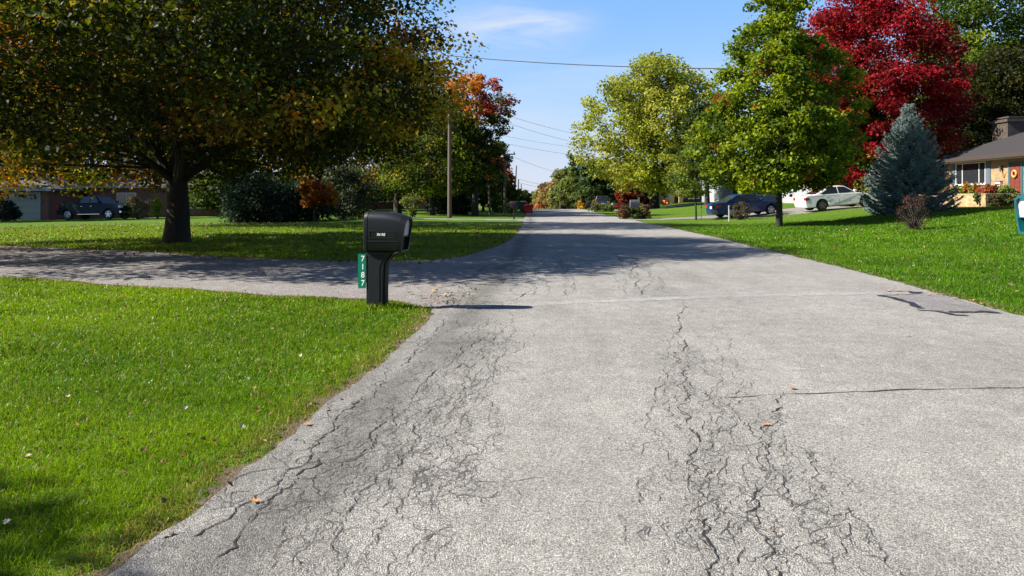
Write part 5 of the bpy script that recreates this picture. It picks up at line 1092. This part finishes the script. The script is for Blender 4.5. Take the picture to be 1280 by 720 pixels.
# stone planter
pl = thing('stone_planter', 'long tan stone planter bed in front of the tan house', 'planter', (0, 0, 0)); PX = 24.6; py0, py1 = PX*1000/(1232-640), 48.5; gz = Hf(PX, 43)-.25
MB().box(PX, PX+.28, py0+.28, py1, gz, 1.72).box(PX, WX-.01, py0, py0+.28, gz, 1.72).build('wall', M['stone_tan'], pl); MB().box(PX-.03, PX+.31, py0+.31, py1, 1.723, 1.79).box(PX-.03, WX-.01, py0-.03, py0+.31, 1.723, 1.79).build('coping', M['stone_tan'], pl, bevel=.01)
MB().box(PX+.281, WX-.02, py0+.281, py1, gz, 1.62).build('soil_bed', M['soil'], pl)
for k, (px, X_, hh, rr_, cols, lb) in enumerate((
        (1196, 25.4, .55, .45, [(.48, .40, .03), (.3, .3, .04)], 'yellow flowering plant at the left end of the stone planter'),
        (1209, 25.6, .85, .55, [(.10, .20, .03), (.07, .14, .02), (.45, .15, .02)], 'tall bright green leafy plant with orange blooms in the stone planter'),
        (1221, 25.8, .75, .5, [(.12, .18, .03), (.50, .10, .02)], 'green plant with red orange flowers below the window shutter'),
        (1233, 25.7, .65, .5, [(.20, .05, .03), (.40, .08, .02), (.12, .10, .03)], 'red leaved plant near the corner of the stone planter'),
        (1245, 26.2, .6, .5, [(.20, .06, .035), (.13, .05, .03)], 'russet mounded plant below the letter box'),
        (1258, 26.4, .55, .45, [(.10, .18, .03), (.16, .22, .04)], 'light green mounded plant below the wall lantern'),
        (1180, 25.3, .5, .4, [(.35, .12, .05), (.15, .15, .04)], 'small pink and green plant at the shaded end of the planter'))):
    shrub('planter_plant', lb, Vector((X_, X_*1000/(px-640), 1.6)), hh, rr_, palette(cols, [1]*len(cols)), 200+k, 22, 70, .08, cat='plant', group='plants in the stone planter')
for k, (px, lb) in enumerate(((1189, 'trailing plant hanging over the left part of the planter wall'), (1222, 'trailing plant hanging over the planter wall near its corner'))):
    yk = 24.5*1000/(px-640); shrub('trailing_plant', lb, Vector((24.5, yk, 1.25)), .6, .22, palette([(.10, .14, .04), (.06, .09, .03)], [1, 1]), 230+k, 16, 60, .07, cat='plant')
for k, px in enumerate((1242, 1256, 1268)):
    yk = py0-.5; shrub('shrub', ['russet low bush against the shaded end of the stone planter', 'dark green low bush at the shaded planter end, middle one', 'grassy low bush at the shaded planter end nearest the door'][k], Vector((yk*(px-640)/1000, yk, Hf(yk*(px-640)/1000, yk))), .65, .42,
        palette([[(.13, .06, .035), (.05, .06, .02)], [(.04, .06, .02), (.06, .08, .02)], [(.10, .12, .03), (.18, .14, .05)]][k], [1, 1]), 240+k, 18, 60, .08)

def ranch(name, label, x0, x1, y0, depth, fz, eh, rh, wall, roof, openings=()):
    t = thing(name, label, 'house', (0, 0, 0)); MB().box(x0, x1, y0, y0+depth, fz-.6, fz+eh).build('wall', M[wall], t); e = fz+eh; oh = .6; a, b, c, d = x0-oh, x1+oh, y0-oh, y0+depth+oh; ym = (c+d)/2; run = (d-c)/2*.8
    vs = [(a, c, e+.05), (b, c, e+.05), (b, d, e+.05), (a, d, e+.05), (a+run, ym, e+rh), (b-run, ym, e+rh), (a, c, e-.1), (b, c, e-.1), (b, d, e-.1), (a, d, e-.1)]
    rf = MB().add(vs, [(0, 1, 5, 4), (1, 2, 5), (2, 3, 4, 5), (3, 0, 4), (6, 9, 8, 7), (0, 6, 7, 1), (1, 7, 8, 2), (2, 8, 9, 3), (3, 9, 6, 0)]).build('roof', M[roof], t)
    MB().box(a, b, c-.05, c-.003, e-.13, e+.08).build('fascia', M['siding'], rf)
    for kind, xa_, w_, z0, h in openings:
        if kind == 'window': framed_window(t, (xa_, y0, fz+z0), (1, 0, 0), (0, -1, 0), w_, h, 1)
        elif kind == 'door':
            dd = MB().box(xa_, xa_+w_, y0-.05, y0-.003, fz+z0, fz+z0+h).build('door', M['cream'], t, bevel=.01); MB().tube([(xa_+.1, y0-.05, fz+1), (xa_+.1, y0-.1, fz+1)], .03, 8).build('handle', M['brass'], dd)
        else:
            g = MB(); n = 4
            for k in range(n): g.box(xa_, xa_+w_, y0-.05, y0-.003, fz+z0+k*h/n+.008, fz+z0+(k+1)*h/n-.008)
            g = g.build('garage_door', M['siding'], t, bevel=.008)
            q = MB(); m = max(2, int(w_/.75))
            for k in range(m): q.box(xa_+w_*(k+.1)/m, xa_+w_*(k+.9)/m, y0-.056, y0-.0505, fz+z0+h*.79, fz+z0+h*.97)
            q.build('door_windows', M['glass'], g)
            q = MB(); q.box(xa_-.12, xa_-.001, y0-.07, y0-.002, fz+z0, fz+z0+h+.12).box(xa_+w_+.001, xa_+w_+.12, y0-.07, y0-.002, fz+z0, fz+z0+h+.12).box(xa_, xa_+w_, y0-.07, y0-.002, fz+z0+h+.001, fz+z0+h+.12); q.build('door_frame', M['siding'], t)
    return t
gx1 = (50-640)*.066; gzz = Hf(-39, 66)
ranch('garage_building', 'brick garage with white panelled door and windows at the far left', gx1-4.6, gx1+.7, 66, 7, gzz, 2.5, 1.5, 'brick_red', 'roof_grey', [('garage', gx1-2.75, 2.7, 0, 2.15)])
ranch('brick_house', 'red brick ranch house in shade behind the dark teal pickup truck', -37.6, -24.5, 71, 8, Hf(-31, 70)-.0, 2.7, 1.7, 'brick_red', 'roof_grey', [('window', -35, 1.6, .9, 1.2), ('window', -28.5, 1.8, .9, 1.2)])
ranch('brick_house', 'distant brick house with a white window seen under the trees left of the near pole', -24, -12, 104, 8, Hf(-14, 104), 2.7, 1.8, 'brick_red', 'roof_grey', [('window', -17.2, 1.0, 1.0, 1.2), ('window', -21.5, 1.8, .9, 1.2), ('window', -14.2, .6, .9, 1.2)])
hz0 = Hf(20, 108)
ranch('ranch_house', 'low tan house with reddish roof and cream door behind the big yellow green tree', 19.0, 25.6, 108, 8, hz0, 2.6, 1.4, 'brick_dark', 'roof_red', [('door', 20.9, 1.0, .1, 2.1), ('window', 24, 1.2, .9, 1.2)])
ranch('ranch_house', 'grey sided wing with blue tinted windows left of the cream door house', 14.5, 18.2, 111, 7, hz0, 2.2, .9, 'siding', 'roof_grey', [('window', 15.5, .9, .7, 1.2), ('window', 17.0, .8, .7, 1.2)])
ranch('ranch_house', 'white sided house glimpsed behind the blue sedan and young tree', 25.8, 44, 98, 9, Hf(30, 98), 2.7, 1.8, 'siding', 'roof_grey', [('window', 27, 1.2, .9, 1.3), ('window', 30, 1.2, .9, 1.3), ('window', 34, 2, .9, 1.3)])
ranch('ranch_house', 'white house wall glimpsed between sweetgum crown and white sedan', 27, 37, 72, 8, Hf(30, 72), 2.8, 1.6, 'siding', 'roof_grey', [('window', 30, 1.4, .9, 1.2)])
pc = thing('porch_column', 'tan brick porch pier beside the cream door of the far house', 'column', (22.6, 107.2, hz0)); MB().box(-.25, .25, -.25, .25, -.2, 2.35).build('shaft', M['brick_tan'], pc); MB().box(-.3, .3, -.3, .3, 2.352, 2.48).build('capital', M['cream'], pc)

# ------------------------------------------------------------------ street furniture and small things
def bin_(label, px, D, mat, lid, w_=.62, h=1.0, rz=0):
    t = thing('trash_bin', label, 'trash bin', at(px, D), rz); q = MB()
    q.rings([[(-w_*.38, -w_*.4, .06), (w_*.38, -w_*.4, .06), (w_*.38, w_*.4, .06), (-w_*.38, w_*.4, .06)], [(-w_*.5, -w_*.5, h), (w_*.5, -w_*.5, h), (w_*.5, w_*.5, h), (-w_*.5, w_*.5, h)]]); q.build('body', M[mat], t, bevel=.02)
    MB().rings([[(-w_*.54, -w_*.54, h+.002), (w_*.54, -w_*.54, h+.002), (w_*.54, w_*.54, h+.002), (-w_*.54, w_*.54, h+.002)], [(-w_*.4, -w_*.4, h+.09), (w_*.5, -w_*.4, h+.05), (w_*.5, w_*.4, h+.05), (-w_*.4, w_*.4, h+.09)]]).build('lid', M[lid], t, bevel=.02)
    for s_ in (-1, 1): MB().disc((-w_*.36, s_*w_*.46, .12), .12, 'y', 14, .05).build('wheel', M['tyre'], t)
    MB().tube([(-w_*.58, -w_*.35, h-.05), (-w_*.58, w_*.35, h-.05)], .018, 6).build('handle', M['tyre'], t); return t
bin_('tall dark green wheeled trash bin with pale lid at the left road edge', 653.5, 80, 'bin_green', 'white_plastic', .64, 1.1, R(90))
bin_('red wheeled recycling bin standing nearest the road, right of the green bin', 661.5, 76, 'red_plastic', 'red_plastic', .72, .82, R(90))
bin_('lower red recycling bin squeezed between the green bin and the other red bin', 657.5, 78, 'red_plastic', 'lamp_red', .5, .72, R(90))
mk = thing('reflector_post', 'white marker post standing on the lawn in front of the blue sedan', 'marker post', at(911.5, 45)); MB().box(-.045, .045, -.02, .02, -.1, .9).build('post', M['white_paint'], mk, bevel=.008); MB().box(-.035, .035, -.027, -.021, .70, .84).build('reflector', M['metal_grey'], mk)
o = MB().tube([(0, 0, -.1), (.02, 0, 1.5)], .022, 8).build('tree_stake', M['pole'], None); o.location = at(876.5, 50.2); tag(o, 'thin pale wooden stake beside the young yellow green tree', 'stake')
lpn = thing('bird_feeder', 'white post topped by a small red brown bird house above the brick planter', 'bird house', at(798.5, 93)); MB().box(-.09, .09, -.09, .09, -.1, 1.35).build('post', M['white_paint'], lpn, bevel=.01)
MB().box(-.2, .2, -.16, .16, 1.352, 1.56).build('house', M['door_red'], lpn); MB().prism([(-.3, 1.562), (.3, 1.562), (0, 1.78)], -.22, .22, 'y').build('roof', M['roof_red'], lpn)
bpn = thing('brick_planter', 'small square brick planter with clipped green plant on the far lawn', 'planter', at(799, 90)); MB().box(-.5, .5, -.4, .4, -.1, .32).build('wall', M['brick_red'], bpn); MB().box(-.54, .54, -.44, .44, .322, .38).build('coping', M['concrete'], bpn, bevel=.01)
shrub('shrub', 'clipped yellow green plant growing in the small brick planter', at(799, 90, .36), .42, .4, palette([(.15, .18, .03)], [1]), 260, 12, 60, .1)
def pumpkin(label, px, D, s_):
    t = thing('pumpkin', label, 'pumpkin', at(px, D)); q = MB(); rings = []
    for i in range(9):
        a = math.pi*(i+.25)/8.5; rings.append([(math.sin(a)*s_*(1+.07*math.cos(8*b))*math.cos(b), math.sin(a)*s_*(1+.07*math.cos(8*b))*math.sin(b), s_*.8*(1-math.cos(a)))for b in [2*math.pi*k/32 for k in range(32)]])
    q.rings(rings).build('shell', M['pumpkin'], t, smooth=True); MB().tube([(0, 0, s_*1.5), (.02, 0, s_*1.85)], [.05*s_/.3, .03], 6).build('stem', M['bark_grey'], t)
pumpkin('large orange pumpkin on the lawn left of the figure by the far house', 830.5, 103, .42)
pumpkin('small orange pumpkin nearest the figure by the far house', 834, 102, .22)
fg = thing('garden_figure', 'small dressed doll figure in white top seated beside the pumpkins', 'garden figure', at(835, 104)); MB().rings([[(r_*math.cos(b), r_*.7*math.sin(b), z) for b in [2*math.pi*k/14 for k in range(14)]] for r_, z in ((.26, 0), (.28, .15), (.24, .4), (.2, .5))]).build('skirt', M['pink_cloth'], fg, smooth=True)
MB().rings([[(r_*math.cos(b), r_*.7*math.sin(b), z) for b in [2*math.pi*k/14 for k in range(14)]] for r_, z in ((.19, .48), (.22, .7), (.24, .85), (.10, .95))]).tube([(-.2, 0, .85), (-.32, -.05, .65), (-.25, -.15, .5)], .06, 8).tube([(.2, 0, .85), (.32, -.05, .65), (.25, -.15, .5)], .06, 8).build('shirt', M['white_cloth'], fg, smooth=True)
MB().rings([[(r_*math.cos(b), r_*math.sin(b), z) for b in [2*math.pi*k/14 for k in range(14)]] for r_, z in ((.05, .94), (.10, 1.0), (.125, 1.1), (.10, 1.2), (.03, 1.25))]).build('head', M['skin'], fg, smooth=True)
# stop sign far down the road
sg = thing('stop_sign', 'tiny red stop sign far down the right side of the road', 'road sign', at(700, 132)); zc = CAMZ+(250-249.5)*.132-sg.location.z
MB().tube([(0, .05, -.2), (0, .05, zc+.3)], .035, 8).build('post', M['metal_grey'], sg); pl_ = MB().prism([(.38*math.cos(R(22.5+45*k)), zc+.38*math.sin(R(22.5+45*k))) for k in range(8)], -.012, .012, 'y').build('sign_plate', M['lamp_red'], sg)
text('STOP', .24, M['letter_white'], pl_, (0, -.016, zc), (R(90), 0, 0), 'sign_lettering', .002)
o = shrub('shrub', 'low dark shrub on the grass right of the stop sign', at(711, 128), .9, .8, palette([(.04, .05, .03)], [1]), 270, 14, 50, .2)
print('objects', len(bpy.data.objects))
